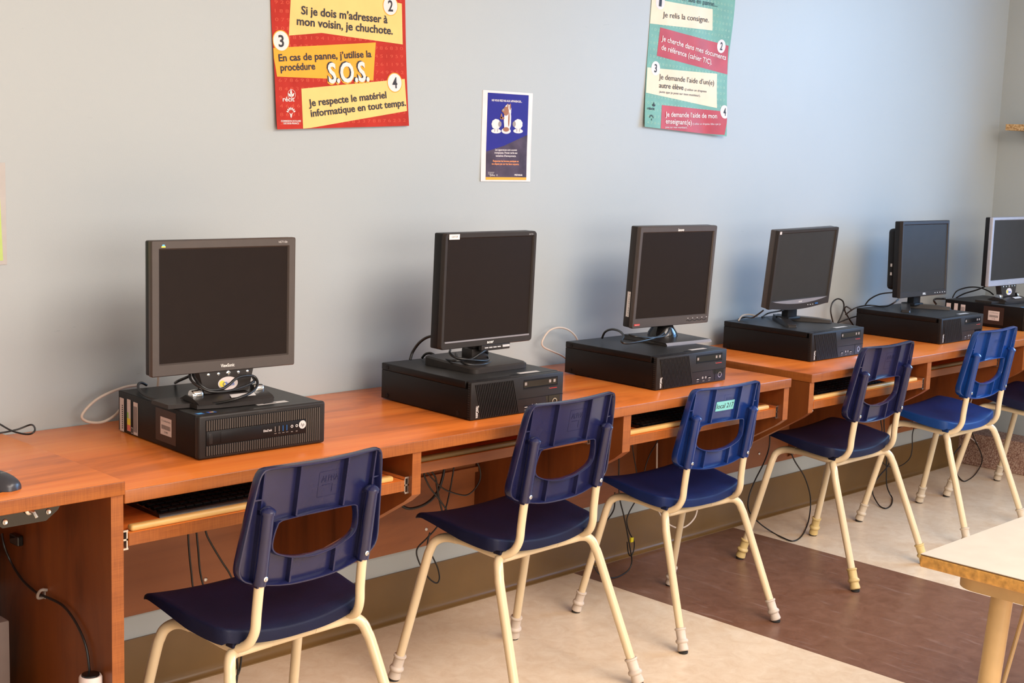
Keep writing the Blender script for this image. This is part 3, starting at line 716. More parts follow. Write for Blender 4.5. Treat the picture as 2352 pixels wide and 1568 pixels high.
# -- monitor 1 : wide neck, curved platform with chrome hinges
def stand_a(e, zb, screen_mat='bezel_dark', back=False):
    m = MB()
    out = [(-.150, .075), (-.148, -.002), (-.098, -.010), (-.094, -.036), (-.05, -.047), (0, -.051), (.06, -.051), (.100, -.046), (.110, -.032), (.112, .02), (.104, .080)]
    m.prism(out[::1], .0005, .010, 'xy', 0)
    # raised front wedge
    N = 14; vs = []
    for i in range(N+1):
        x = -.092+.196*i/N; yf = -.043-.007*math.sin(PI*i/N)
        vs += [(x, yf, .010), (x, yf+.010, .0155), (x, yf+.035, .0225), (x, .020, .025), (x, .050, .012)]
    fs = [(i*5+k, (i+1)*5+k, (i+1)*5+k+1, i*5+k+1) for i in range(N) for k in range(4)]+[(0, 1, 2, 3, 4), tuple(N*5+k for k in (4, 3, 2, 1, 0))]
    m.add(vs, fs)
    b = m.build('stand_base', 'bezel_dark', e, smooth=40)
    s = MB(); s.add([(-.006, -.037, .0183), (.058, -.037, .0183), (.062, -.020, .0228), (-.002, -.020, .0228)], [(0, 1, 2, 3)]); s.T = Matrix.Translation((0, 0, .0004)); s.v = [(x, y, z+.0006) for x, y, z in s.v]
    s.build('asset_sticker', 'label_white', b)
    n = MB(); n.add([(-.070, .005, zb+.012), (.078, .005, zb+.012), (.060, .000, .026), (-.055, .000, .026), (-.070, .03, zb+.012), (.078, .03, zb+.012), (.060, .025, .024), (-.055, .025, .024)],
              [(3, 2, 1, 0), (4, 5, 6, 7), (0, 4, 7, 3), (1, 2, 6, 5), (0, 1, 5, 4), (2, 3, 7, 6)])
    nk = n.build('stand_neck', 'bezel_dark', e)
    k = MB()
    for x, r in ((-.044, .0035), (-.018, .0035), (.008, .0055), (.034, .0035), (.058, .0035)):
        k.lathe([(r, 0), (r, .002), (r*.5, .003), (.0003, .003)], (x, .0045, zb-.006), (0, -1, 0), 16)
    k.build('control_buttons', 'chrome', nk, smooth=40)
    k = MB(); k.T = Matrix.Translation((0, 0, 0))
    F = lambda a, b: (a, .0005+.0045*((b-.026)/(zb-.014))-.0008, b)
    k.disc((.006, .046), .026, .0155, F, 0, 30); k.disc((-.009, .046), .0075, .0075, lambda a, b: (a, F(a, b)[1]-.0004, b), 1, 20)
    k.text('Cham', (-.008, .0405), (.022, .0405), .009, lambda a, b: (a, F(a, b)[1]-.0004, b), 2, bold=.03)
    k.build('oval_sticker', ['label_pink', 'label_yellow', 'sticker_blue'], nk, label='oval sticker with blue lettering and a yellow mark')
    for x in (-.090, .070):
        c = MB(); c.lathe([(.0115, 0), (.0125, .002), (.0125, .024), (.0105, .027)], (x, .002, .026), (1, 0, 0), 20); c.build('hinge', 'chrome', b, smooth=40)
def badge_vs(e, bz, R, w, H):
    k = MB(); k.T = R
    k.add([(x, -.0006, z) for x, z in ((-w+.024, H-.0155), (-w+.034, H-.0155), (-w+.034, H-.0125), (-w+.024, H-.0125))], [(0, 1, 2, 3)], 0)
    k.add([(x, -.0006, z) for x, z in ((-w+.025, H-.0125), (-w+.033, H-.0125), (-w+.0315, H-.0090), (-w+.0265, H-.0090))], [(0, 1, 2, 3)], 1)
    k.build('maker_badge', ['label_yellow', 'sticker_cyan'], bz, label='small yellow and blue bird badge')
monitor('large brown-framed monitor on the nearest computer, wide neck with an oval sticker', (1.236, -.400, .911), -.062, 0.0, 0, .373, .306, .021, .021, .0285, .034,
        ('bezel_brown', 'screen_glass', None, 'monitor_back', .004), lambda e, z: stand_a(e, z), [('ViewSonic', .004, .010, .036, .0075, 1, .02), ('VE710b', .150, .294, .024, .005, 3, .0)], badge_vs, HA+.1012)

# -- monitor 2
def rrect(x0, x1, y0, y1, r, n=5):
    out = []
    for cx, cy, a0 in ((x1-r, y0+r, -PI/2), (x1-r, y1-r, 0), (x0+r, y1-r, PI/2), (x0+r, y0+r, PI)):
        out += [(cx+r*math.cos(a0+PI/2*i/n), cy+r*math.sin(a0+PI/2*i/n)) for i in range(n+1)]
    return out
def stand_b(e, zb):
    m = MB(); o = rrect(-.117, .098, -.070, .14, .022); i_ = rrect(-.111, .092, -.064, .134, .018); n = len(o)
    zt = lambda y: .016+.010*(y+.07)/.21
    vs = [(x, y, .0005) for x, y in o]+[(x, y, zt(y)-.004) for x, y in o]+[(x, y, zt(y)) for x, y in i_]
    m.add(vs, [list(range(n))[::-1], [2*n+k for k in range(n)]]+[(k, (k+1) % n, n+(k+1) % n, n+k) for k in range(n)]+[(n+k, n+(k+1) % n, 2*n+(k+1) % n, 2*n+k) for k in range(n)])
    m.build('stand_base', 'bezel_dark', e, smooth=30)
    k = MB(); k.box(-.030, .036, .030, .075, .018, .050, bev=.006); k.box(-.020, .026, .035, .065, .045, zb+.06, bev=.004); k.build('stand_neck', 'bezel_dark', e, smooth=40)
def strip_b(e, bz, R, w, H):
    k = MB(); k.T = R; k.box(-.020, .092, .002, .016, -.016, .002, 0, bev=.003)
    for i in range(4): k.box(-.010+i*.0165, .003+i*.0165, -.0002, .003, -.0080, -.0052, 1)
    k.box(.060, .088, -.0002, .003, -.0095, -.0030, 1, bev=.001); k.build('control_strip', ['bezel_dark', 'print_silver'], bz, label='silver buttons strip')
    k = MB(); k.T = R; k.box(-w+.014, -w+.052, -.0008, 0, H-.0165, H-.0025, 0); k.text('C217-29', (-w+.022, H-.0115), (-w+.044, H-.0115), .005, lambda a, b: (a, -.0012, b), 1); k.build('asset_sticker', ['label_white', 'ink'], bz)
    k = MB(); k.T = R; k.box(-w+.014, w-.013, -.0006, .002, .0175, .0215); k.build('silver_trim', 'silver_trim', bz)
monitor('black square monitor with a white sticker on its top left frame corner', (2.104, -.370, .898), .015, -.020, .002, .354, .314, .013, .015, .022, .045,
        ('bezel_dark', 'screen_glass', None, 'monitor_back', .010), stand_b, [('acer', .010, .006, .026, .0085, 1, .02), ('AL1716', .152, .304, .016, .004, 3, 0)], strip_b, HA+.1023)

# -- monitor 3
def stand_c(e, zb):
    m = MB(); T = Matrix.Rotation(0, 4, 'Z')
    m.add([(-.105, -.085, .0005), (.105, -.085, .0005), (.105, .115, .0005), (-.105, .115, .0005), (-.105, -.085, .004), (.105, -.085, .004), (.105, -.079, .010), (-.105, -.079, .010), (.098, .115, .014), (-.098, .115, .014)],
          [(3, 2, 1, 0), (4, 5, 6, 7), (0, 1, 5, 4), (7, 6, 8, 9), (1, 2, 8, 6, 5), (0, 4, 7, 9, 3), (2, 3, 9, 8)])
    for i, f in enumerate(m.f): 
        if i in (1, 2): m.m[i] = 1
    m.build('stand_base', ['bezel_dark', 'silver_trim'], e)
    k = MB(); k.lathe([(.050, 0), (.048, .012), (.036, .030), (.030, .045), (.040, zb-.005), (.045, zb+.012)], (0.01, .045, .011), (0, 0, 1), 28); k.build('stand_neck', 'gloss_black', e, smooth=50)
def keys_c(e, bz, R, w, H):
    k = MB(); k.T = R
    pts = [(w-.108+i*.0045, -.0008, .0125+.0022*math.sin(i*1.25)) for i in range(22)]
    k.tube(pts, .0007, 6, 0)
    for i in range(5): k.box(w-.104+i*.0225, w-.100+i*.0225, -.0008, .001, .019, .021, 1)
    k.build('control_buttons', ['slot_black', 'print_silver'], bz)
    k = MB(); k.T = R; k.box(-w+.008, -w+.033, -.0009, 0, .0085, .0145, 0); k.text('ThinkVision', (-w+.010, .0100), (-w+.031, .0100), .003, lambda a, b: (a, -.0012, b), 1); k.build('red_label', ['red_mark', 'label_pink'], bz, label='small red label')
    k = MB(); k.T = R; k.box(-w-.0003, -w+.002, .020, .032, .035, .115, 0); k.text('1S9417HC2', (.040, -.024), (.110, -.024), .004, lambda a, b: (-w-.0007, -b, a), 1); k.build('barcode_sticker', ['label_white', 'ink'], bz)
monitor('dark grey monitor with a small red label, on a flat square foot', (2.973, -.320, .887), -.075, -.058, .001, .359, .3231, .0155, .020, .030, .044,
        ('bezel_brown', 'screen_glass', None, 'bezel_dark', .005), stand_c, [('lenovo', .005, .3075, .028, .0085, 1, .03)], keys_c, HA+.1023, bulge=(.5, .5, .02))

# -- monitor 4: V feet and bowed silver chin
def vfeet(e, zb, vert, ends):
    m = MB(); V = Vector((vert[0], vert[1], 0))
    for ex, ey in ends:
        E_ = Vector((ex, ey, 0)); d = (E_-V).normalized(); n = Vector((-d.y, d.x, 0)); q = []
        for t, w, h in ((-.03, .014, .018), (.0, .020, .020), (.72, .021, .015), (.97, .019, .010), (1.0, .016, .004)):
            p = V+(E_-V)*t; q += [p+n*w+Vector((0, 0, .0005)), p-n*w+Vector((0, 0, .0005)), p-n*(w-.003)+Vector((0, 0, h)), p+n*(w-.003)+Vector((0, 0, h))]
        m.add(q, [(0, 1, 2, 3), (16, 19, 18, 17)]+[(4*k+a, 4*k+4+a, 4*k+4+(a+1) % 4, 4*k+(a+1) % 4) for k in range(4) for a in range(4)])
    m.build('stand_base', 'bezel_dark', e, smooth=30)
    k = MB(); k.box(-.034, .034, .018, .080, .012, .022, bev=.003); k.box(-.027, .027, .028, .060, .018, zb+.05, bev=.005); k.build('stand_neck', 'monitor_back', e, smooth=40)
def chin_d(e, bz, R, w, H):
    k = MB(); k.T = R; N = 16
    # bowed silver band below the screen
    t = [(-w+.016+(2*w-.032)*i/N, .028, .028-.016*math.sin(PI*i/N)**.8) for i in range(N+1)]
    k.add([(x, -.0012, z) for x, z, _ in t]+[(x, -.0012, z) for x, _, z in t], [(i, N+1+i, N+2+i, i+1) for i in range(N)], 0)
    u = [(-w+.004+(2*w-.008)*i/N, .003, .003-.013*math.sin(PI*i/N)**1.0) for i in range(N+1)]
    k.prism([(x, z) for x, z, _ in u][::-1]+[(x, z) for x, _, z in u], 0, .012, 'xz', 1)
    k.text('acer', (-.008, .0175), (.012, .0175), .006, lambda a, b: (a, -.0016, b), 2, bold=.02)
    k.box(.088, .104, -.0018, .002, .004, .007, 3)
    for i in range(3): k.box(.045+i*.014, .050+i*.014, -.0016, .002, .0025, .0040, 2)
    k.build('chin_trim', ['silver_trim', 'bezel_dark', 'print_white', 'usb_blue'], bz, label='bowed silver band')
    k = MB(); k.T = R; k.box(-w+.006, -w+.016, -.0008, 0, H-.013, H-.003, 0); k.build('window_sticker', 'label_pink', bz)
monitor('black monitor leaning forward on V-shaped feet with a bowed silver band under the screen', (3.780, -.270, .896), -.10, -.118, -.030, .338, .288, .0145, .0125, .030, .040,
        ('bezel_dark', 'screen_grey', None, 'bezel_brown', .003), lambda e, z: vfeet(e, z, (.02, .115), [(-.117, -.071), (.139, -.045)]), [], chin_d, HB+.1023, bulge=(.5, .5, .02))

# -- monitor 5
def keys_e(e, bz, R, w, H):
    k = MB(); k.T = R
    for i in range(5): k.box(w-.095+i*.019, w-.089+i*.019, -.0008, .001, .0095, .0125, 0)
    k.build('control_buttons', 'print_silver', bz)
    k = MB(); k.T = R
    k.box(-w*.92, w*.92, .034, .078, H*.10, H*.90, 0, bev=.016, seg=3)
    for z in (.09, .125): k.box(-w*.92-.001, -w*.85, .050, .058, z, z+.012, 1)
    k.build('rear_cover', ['monitor_back', 'print_silver'], e, smooth=40)
monitor('plain thin-framed black monitor on splayed feet, fifth along the desks', (4.671, -.280, .886), -.039, .035, 0, .356, .310, .0125, .0165, .024, .038,
        ('bezel_dark', 'screen_grey', None, 'monitor_back', .003), lambda e, z: vfeet(e, z, (-.01, .075), [(-.185, -.035), (.085, -.080)]), [('DELL', .004, .0075, .024, .0075, 1, .04)], keys_e, HB+.1023, bulge=(.78, .8, .03))
# -- monitor 6
monitor('silver-framed monitor with black sides in the far corner, cut off by the right edge', (5.318, -.335, .906), -.03, .01, 0, .373, .300, .020, .014, .026, .036,
        ('bezel_silver', 'screen_grey', None, 'monitor_back', .004), lambda e, z: stand_a(e, z), [('BenQ', .004, .009, .024, .007, 3, .02)], None, HB+.1002)

# ------------------------------------------------------------------ keyboards in the trays
def keyboard(x0, x1, y0, y1, z, label):
    e = empty('keyboard', ((x0+x1)/2, (y0+y1)/2, z)); w = (x1-x0)/2; d = (y1-y0)/2
    m = MB(); n = [(-d, 0), (-d+.004, .007), (d-.003, .012), (d, .011), (d, 0)]
    m.prism(n[::-1], -w, w, 'yz', 0); m.build('keyboard_body', 'gloss_black', e, smooth=30); tag(e, label, 'keyboard')
    k = MB()
    for r in range(5):
        for c in range(20):
            x = -w+.012+c*(2*w-.024)/20; y = -d+.018+r*(2*d-.03)/5; zz = .0072+.004*(y+d)/(2*d)
            k.box(x, x+(2*w-.024)/20-.0025, y, y+.016, zz, zz+.0035, bev=.001, seg=1)
    k.build('keys', 'slot_black', e)
keyboard(.975, 1.43, -.548, -.39, ZT-.0138, 'black keyboard in the nearest tray, behind the nearest chair')
keyboard(2.56, 3.0, -.572, -.42, ZT-.0138, 'black keyboard in the tray behind the chair labelled local 217')
keyboard(3.50, 3.94, -.56, -.41, ZT-.0168, 'black keyboard in the open tray at the left end of the far desk')

# mouse on the left desk
e = empty('computer_mouse', (.625, -.525, HL), .4); m = MB(); NX, NY = 10, 14; vs = []
for j in range(NY+1):
    t = PI*j/NY
    for i in range(NX+1):
        a = PI*i/NX; r = math.sin(t)**.6
        vs.append((.030*math.cos(a)*r, -.055*math.cos(t), .0005+.034*math.sin(a)**.8*r*(1.0-.18*math.cos(t))))
m.add(vs, [(j*(NX+1)+i, j*(NX+1)+i+1, (j+1)*(NX+1)+i+1, (j+1)*(NX+1)+i) for j in range(NY) for i in range(NX)])
m.add([(v[0], v[1], .0005) for v in [(.029, -.04, 0), (.029, .04, 0), (-.029, .04, 0), (-.029, -.04, 0)]], [(0, 1, 2, 3)])
m.build('mouse_shell', 'mouse_grey', e, smooth=60); tag(e, 'dark grey computer mouse at the left edge on the near left desk', 'mouse')
k = MB(); k.text('Microsoft', (-.016, 0), (.016, 0), .004, lambda a, b: (.0005+a*.9, -.030+b, .0345-.000), 0); k.build('lettering', 'print_silver', e)

# lock case under the left desk
e = empty('lock_case', (.66, -.49, .70)); tag(e, 'black plastic casing with screws hanging under the left desk top', 'lock case')
m = MB(); m.prism([(-.09, .0245), (-.055, -.006), (-.035, -.022), (.055, -.022), (.080, -.004), (.098, .0245)], -.065, .03, 'xz', 0); m.build('casing', 'gloss_black', e)
k = MB(); k.lathe([(.009, 0), (.009, .005), (.006, .007)], (.018, -.066, .006), (0, -1, 0), 20); k.tube([(.018, -.072, .006), (.022, -.082, .004), (.026, -.084, -.006)], .004, 8); k.build('lock_barrel', 'steel', e, smooth=40)
for x, z in ((-.030, -.010), (.060, -.004)):
    k = MB(); k.lathe([(.0058, 0), (.0058, .0015), (.004, .0028), (.001, .002)], (x, -.0655, z), (0, -1, 0), 16); k.build('screw', 'steel', e)
m = MB(); 
for x0, x1 in ((.62, .66), (.665, .70)): pass
p = atx(28, 1225, .815); m.box(.805, .8195, -.232, -.190, .530, .553, bev=.003); tag(m.build('metal_bracket', 'gloss_black'), 'small black bracket at the back of the left desk panel', 'bracket')

# ------------------------------------------------------------------ cables
def cable(pts, r, label, material='cable_black', name='cable', extra=None, seg=8, group=None):
    P = []
    for p in pts:
        if len(p) == 4 and p[2] == 'z': q = atz(p[0], p[1], p[3])
        elif len(p) == 4 and p[2] == 'x': q = atx(p[0], p[1], p[3])
        elif len(p) == 4 and p[2] == 'y': q = aty(p[0], p[1], p[3])
        if q.z < r+.001: q = atz(p[0], p[1], r+.001)
        if q.y > -r-.001: q.y = -r-.001
        P.append(q)
    m = MB(); m.tube(P, r, seg, smooth=6); o = m.build(name, material, smooth=70); tag(o, label, 'cable', group)
    return o
def Y(y, pts): return [(a, b, 'y', y) for a, b in pts]
cable(Y(-.055, [(318, 884), (290, 888), (255, 900), (222, 917), (197, 940), (188, 958), (205, 969), (235, 969), (262, 955), (276, 940)]), .0035, 'off-white cable looping out behind the nearest computer', 'cable_white')
cable(Y(-.06, [(362, 915), (362, 895), (364, 875), (365, 850), (368, 820)]) + [(380, 790, 'y', -.3), (392, 770, 'y', -.36)], .0035, 'off-white cable rising behind the nearest monitor', 'cable_white')
cable([(-60, 950, 'z', HL+.012), (0, 974, 'z', HL+.01), (30, 990, 'z', HL+.004), (65, 997, 'z', HL+.004), (80, 988, 'z', HL+.012), (72, 975, 'z', HL+.016), (40, 986, 'z', HL+.006), (0, 994, 'z', HL+.004), (-60, 1000, 'z', HL+.004)], .0022, 'thin black cable in a small loop on the left desk by the wall')
T1 = HA+.1012
crop = lambda x, y: (300+x/6.533, 820+y/6.533)
def C5(x, y, k, v): a, b = crop(x, y); return (a, b, k, v)
cable([C5(240, 420, 'z', T1+.004), C5(170, 385, 'z', T1+.012), C5(118, 405, 'z', T1+.012), C5(122, 480, 'z', T1+.008), C5(220, 570, 'z', T1+.005), C5(450, 650, 'z', T1+.005), C5(700, 692, 'z', T1+.006), C5(1000, 708, 'z', T1+.008), C5(1300, 690, 'z', T1+.012),
       C5(1600, 620, 'y', -.470), C5(1820, 520, 'y', -.460), C5(1905, 400, 'y', -.440), C5(1850, 290, 'y', -.425), C5(1700, 282, 'y', -.43), C5(1580, 322, 'y', -.435), C5(1480, 410, 'y', -.44), C5(1370, 475, 'y', -.44), C5(1180, 490, 'y', -.44), C5(1040, 410, 'y', -.43), C5(975, 335, 'y', -.41), C5(935, 262, 'y', -.385)], .0033, 'black cable coiled over the foot of the nearest monitor')
cable([C5(1835, 300, 'y', -.40), C5(1850, 360, 'y', -.43), C5(1700, 440, 'y', -.44), C5(1450, 510, 'y', -.448), C5(1200, 515, 'y', -.448), C5(1010, 430, 'y', -.43), C5(910, 345, 'y', -.41), C5(888, 262, 'y', -.385)], .0033, 'second black cable loop across the neck of the nearest monitor')
cable([C5(880, 285, 'y', -.33), C5(800, 320, 'y', -.30), C5(720, 355, 'y', -.27), C5(670, 385, 'z', T1+.003)], .0036, 'short black cable dropping from the nearest monitor to the case top')
T2 = HA+.1023
def C7(x, y, k, v): return (950+x/7.84, 740+y/7.84, k, v)
cable([(942, 826, 'y', -.22), (948, 808, 'y', -.22), (962, 788, 'y', -.24), (980, 775, 'y', -.27), (1003, 769, 'y', -.30)], .004, 'black cable arching from the back of the second monitor')
cable([C7(150, 645, 'z', T2+.004), C7(210, 575, 'z', T2+.016), C7(300, 555, 'z', T2+.020), C7(380, 590, 'z', T2+.016), C7(470, 640, 'z', T2+.012), C7(700, 688, 'y', -.36), C7(900, 690, 'y', -.375), C7(1060, 650, 'y', -.375), C7(1200, 560, 'y', -.375), C7(1290, 510, 'y', -.365), C7(1330, 545, 'y', -.34), C7(1300, 600, 'y', -.32)], .0036, 'black cable wrapped around the neck of the second monitor')
cable([C7(660, 500, 'y', -.33), C7(655, 560, 'y', -.35), C7(760, 635, 'y', -.37), C7(950, 668, 'y', -.385), C7(1200, 690, 'y', -.385), C7(1340, 682, 'y', -.37), C7(1345, 640, 'y', -.345), C7(1310, 610, 'y', -.33)], .0033, 'upper black cable coil on the foot of the second monitor')
cable([C7(760, 560, 'y', -.33), C7(800, 660, 'y', -.36), C7(950, 748, 'y', -.395), C7(1150, 768, 'y', -.405), C7(1320, 742, 'y', -.40), C7(1405, 712, 'y', -.38), C7(1380, 670, 'y', -.35), C7(1290, 635, 'y', -.33)], .0036, 'lower black cable coil lying on the foot of the second monitor')
cable(Y(-.045, [(1330, 792), (1322, 772), (1305, 757), (1283, 752), (1261, 760), (1246, 782), (1248, 796), (1270, 807), (1290, 816), (1306, 828)]), .003, 'off-white cable loop on the wall between the second and third computers', 'cable_white')
cable([(1383, 776, 'y', -.22), (1390, 762, 'y', -.24), (1406, 756, 'y', -.28), (1424, 761, 'y', -.33), (1432, 772, 'y', -.37), (1427, 783, 'y', -.395), (1440, 788, 'y', -.41), (1480, 782, 'y', -.41), (1512, 773, 'y', -.39), (1525, 765, 'y', -.36)], .0036, 'black cable curling round the foot of the third monitor')
cable([(1445, 768, 'y', -.37), (1462, 773, 'y', -.395), (1500, 775, 'y', -.40), (1528, 770, 'y', -.38), (1540, 752, 'y', -.345)], .003, 'thin black cable bunched under the third monitor')
T3 = HB+.1023
cable([(1696, 733, 'z', T3+.004), (1712, 728, 'z', T3+.012), (1728, 729, 'y', -.22), (1742, 721, 'y', -.25), (1754, 712, 'y', -.27)], .003, 'black cable trailing from the V-footed monitor to the left')
cable([(1697, 735, 'z', T3+.004), (1705, 725, 'z', T3+.015), (1720, 722, 'z', T3+.018), (1740, 726, 'z', T3+.012)], .003, 'off-white cable behind the V-footed monitor', 'cable_white')
cable([(1750, 728, 'z', T3+.004), (1765, 719, 'z', T3+.012), (1790, 714, 'y', -.24), (1800, 712, 'y', -.25)], .003, 'short black cable under the V-footed monitor')
cable(Y(-.05, [(1914, 743), (1908, 715), (1912, 695), (1924, 686), (1936, 692), (1938, 708), (1930, 730), (1922, 745)]), .003, 'black cable loop standing in the gap between the far computers')
cable([(1925, 741, 'y', -.07), (1945, 733, 'y', -.08), (1960, 728, 'y', -.08), (1972, 725, 'y', -.08)], .003, 'lower black cable between the two far computers')
cable([(1962, 750, 'y', -.05), (1948, 728, 'y', -.05), (1940, 712, 'y', -.06), (1944, 704, 'y', -.07), (1957, 712, 'y', -.09)], .003, 'black cable twisting behind the fourth computer')
cable([(1942, 722, 'y', -.07), (1965, 707, 'y', -.12), (1995, 701, 'z', T3+.006), (2030, 704, 'z', T3+.006), (2050, 697, 'y', -.27), (2064, 687, 'y', -.28)], .003, 'long black cable crossing the fifth computer top to its monitor')
cable([(1986, 702, 'y', -.10), (1998, 687, 'y', -.12), (2022, 675, 'y', -.18), (2056, 671, 'y', -.24)], .003, 'black cable arching up to the fifth monitor')
cable([(2188, 683, 'y', -.10), (2198, 668, 'y', -.10), (2222, 660, 'y', -.14), (2248, 660, 'y', -.2), (2270, 668, 'y', -.24), (2282, 677, 'y', -.26)], .003, 'black cable arching over the computer in the far corner')
cable([(2196, 684, 'y', -.10), (2215, 674, 'y', -.14), (2245, 665, 'y', -.2), (2276, 652, 'y', -.26)], .0032, 'straight black cable rising to the silver monitor')
cable([(2150, 698, 'y', -.09), (2145, 690, 'y', -.09), (2150, 686, 'y', -.09), (2164, 686, 'y', -.09), (2172, 686, 'y', -.10)], .0045, 'short thick black cable with a plug at the far corner computer')
# under the desks
def C3(x, y, k, v): return (860+x/5.6, 980+y/5.6, k, v)
def Z7(x, y): return (880+x/2.279, 880+y/2.279)
def Z8(x, y): return (1350+x/2.375, 840+y/2.375)
def ZB(x, y): return (1900+x/4.613, 900+y/4.613)
cable(Y(-.2, [(431, 1200), (434, 1260), (439, 1310), (446, 1360), (470, 1420), (520, 1490), (540, 1530), (534, 1568), (530, 1600)]), .0026, 'black cable hanging under the nearest tray, left of three')
cable(Y(-.2, [(449, 1195), (455, 1260), (463, 1330), (490, 1400), (530, 1470), (546, 1530), (541, 1580)]), .0026, 'black cable hanging under the nearest tray, middle of three')
cable(Y(-.2, [(471, 1190), (473, 1222), (486, 1250), (510, 1290), (530, 1322), (552, 1380), (558, 1450), (552, 1530), (543, 1555), (538, 1575)]), .0026, 'black cable slanting under the nearest tray, right of three')
cable([C3(636, 500, 'y', -.22), C3(636, 570, 'y', -.22), C3(650, 650, 'y', -.22), C3(720, 790, 'y', -.22), C3(820, 915, 'y', -.22), C3(910, 1040, 'y', -.22), C3(960, 1120, 'y', -.22)], .0026, 'black cable falling left under the second tray')
cable([C3(655, 500, 'y', -.2), C3(665, 570, 'y', -.2), C3(760, 680, 'y', -.2), C3(860, 775, 'y', -.2), C3(960, 830, 'y', -.2), C3(1150, 880, 'y', -.2), C3(1250, 840, 'y', -.2), C3(1335, 730, 'y', -.2), C3(1365, 630, 'y', -.2), C3(1350, 520, 'y', -.2), C3(1305, 430, 'y', -.2)], .0022, 'thin black cable drooping in a wide loop under the second tray')
cable([C3(700, 500, 'y', -.18), C3(725, 560, 'y', -.18), C3(785, 650, 'y', -.18), C3(808, 800, 'y', -.18), C3(840, 960, 'y', -.18), C3(870, 1080, 'y', -.18)], .0028, 'black cable falling steeply under the second tray')
cable([C3(900, 480, 'y', -.16), C3(888, 600, 'y', -.16), C3(840, 770, 'y', -.16), C3(760, 905, 'y', -.16), C3(640, 1000, 'y', -.16), C3(480, 1050, 'y', -.16), C3(380, 1030, 'y', -.16), C3(300, 960, 'y', -.16)], .0042, 'thick black cable curving left under the second tray')
cable([(*Z7(380, 380), 'y', -.12), (*Z7(350, 560), 'y', -.12), (*Z7(320, 680), 'y', -.12), (*Z7(285, 748), 'y', -.12), (*Z7(230, 810), 'y', -.12), (*Z7(185, 855), 'y', -.12), (*Z7(175, 890), 'y', -.12), (*Z7(190, 940), 'y', -.12), (*Z7(215, 985), 'y', -.12), (*Z7(245, 1025), 'y', -.12), (*Z7(280, 1045), 'y', -.12), (*Z7(295, 1020), 'y', -.12), (*Z7(285, 965), 'y', -.12), (*Z7(255, 900), 'y', -.12), (*Z7(232, 850), 'y', -.12), (*Z7(245, 780), 'y', -.12)], .0024, 'black cable loop hanging beside the seat of the second chair')
cable([(*Z8(148, 690), 'y', -.16), (*Z8(143, 780), 'y', -.16), (*Z8(100, 850), 'y', -.16), (*Z8(50, 925), 'y', -.16), (*Z8(25, 990), 'y', -.16), (*Z8(28, 1080), 'y', -.16), (*Z8(70, 1140), 'y', -.16), (*Z8(145, 1155), 'y', -.16), (*Z8(215, 1120), 'y', -.16), (*Z8(240, 1070), 'y', -.16), (*Z8(232, 1000), 'y', -.16), (*Z8(212, 890), 'y', -.16), (*Z8(195, 810), 'y', -.16), (*Z8(172, 700), 'y', -.16), (*Z8(170, 500), 'y', -.16)], .0024, 'black cable hanging to the floor between the second and third chairs')
cable([(*Z8(265, 730), 'y', -.15), (*Z8(225, 800), 'y', -.15), (*Z8(213, 850), 'y', -.15), (*Z8(228, 910), 'y', -.15), (*Z8(252, 955), 'y', -.15), (*Z8(252, 1000), 'y', -.15), (*Z8(237, 1035), 'y', -.15), (*Z8(222, 1020), 'y', -.15), (*Z8(215, 960), 'y', -.15)], .0022, 'thin black cable with a yellow tag between the second and third chairs')
p = aty(*Z8(239, 948), -.152); m = MB(); m.box(p.x-.007, p.x+.007, p.y-.004, p.y+.003, p.z-.008, p.z+.008, bev=.001); tag(m.build('cable_tag', 'tag_yellow'), 'yellow tag on the cable between the second and third chairs', 'tag')
cable([(*Z8(378, 420), 'y', -.12), (*Z8(376, 620), 'y', -.12), (*Z8(376, 750), 'y', -.12), (*Z8(390, 800), 'y', -.12), (*Z8(425, 850), 'y', -.12), (*Z8(480, 882), 'y', -.12), (*Z8(530, 878), 'y', -.12), (*Z8(575, 840), 'y', -.12), (*Z8(596, 790), 'y', -.12), (*Z8(602, 700), 'y', -.12), (*Z8(604, 560), 'y', -.12)], .003, 'off-white cable drooping behind the third chair legs', 'cable_white')
cable([(*Z8(240, 400), 'y', -.12), (*Z8(246, 460), 'y', -.12), (*Z8(262, 555), 'y', -.12), (*Z8(275, 640), 'y', -.12)], .002, 'thin dark cable hanging under the third tray')
cable([(*Z8(392, 370), 'y', -.12), (*Z8(375, 420), 'y', -.12), (*Z8(340, 480), 'y', -.12), (*Z8(315, 550), 'y', -.12), (*Z8(300, 640), 'y', -.12)], .002, 'thin dark cable slanting under the third tray')
cable([(*Z8(993, 360), 'y', -.14), (*Z8(990, 440), 'y', -.14), (*Z8(965, 520), 'y', -.14), (*Z8(910, 630), 'y', -.14), (*Z8(878, 720), 'y', -.14), (*Z8(880, 790), 'y', -.14), (*Z8(930, 852), 'y', -.14), (*Z8(1000, 903), 'y', -.14), (*Z8(1060, 935), 'y', -.14), (*Z8(1118, 955), 'y', -.14), (*Z8(1165, 930), 'y', -.14), (*Z8(1200, 860), 'y', -.14), (*Z8(1215, 770), 'y', -.14), (*Z8(1210, 690), 'y', -.14), (*Z8(1180, 600), 'y', -.14), (*Z8(1130, 520), 'y', -.14), (*Z8(1095, 440), 'y', -.14)], .0028, 'black cable drooping to the floor between the third and fourth chairs')
cable([(*ZB(565, 200), 'y', -.14), (*ZB(567, 300), 'y', -.14), (*ZB(580, 420), 'y', -.14), (*ZB(535, 560), 'y', -.14), (*ZB(527, 640), 'y', -.14), (*ZB(560, 710), 'y', -.14), (*ZB(620, 775), 'y', -.14), (*ZB(710, 797), 'y', -.14), (*ZB(800, 770), 'y', -.14), (*ZB(875, 700), 'y', -.14), (*ZB(900, 600), 'y', -.14), (*ZB(903, 450), 'y', -.14), (*ZB(930, 350), 'y', -.14)], .0024, 'thin black cable sagging against the baseboard between the fourth and fifth chairs')
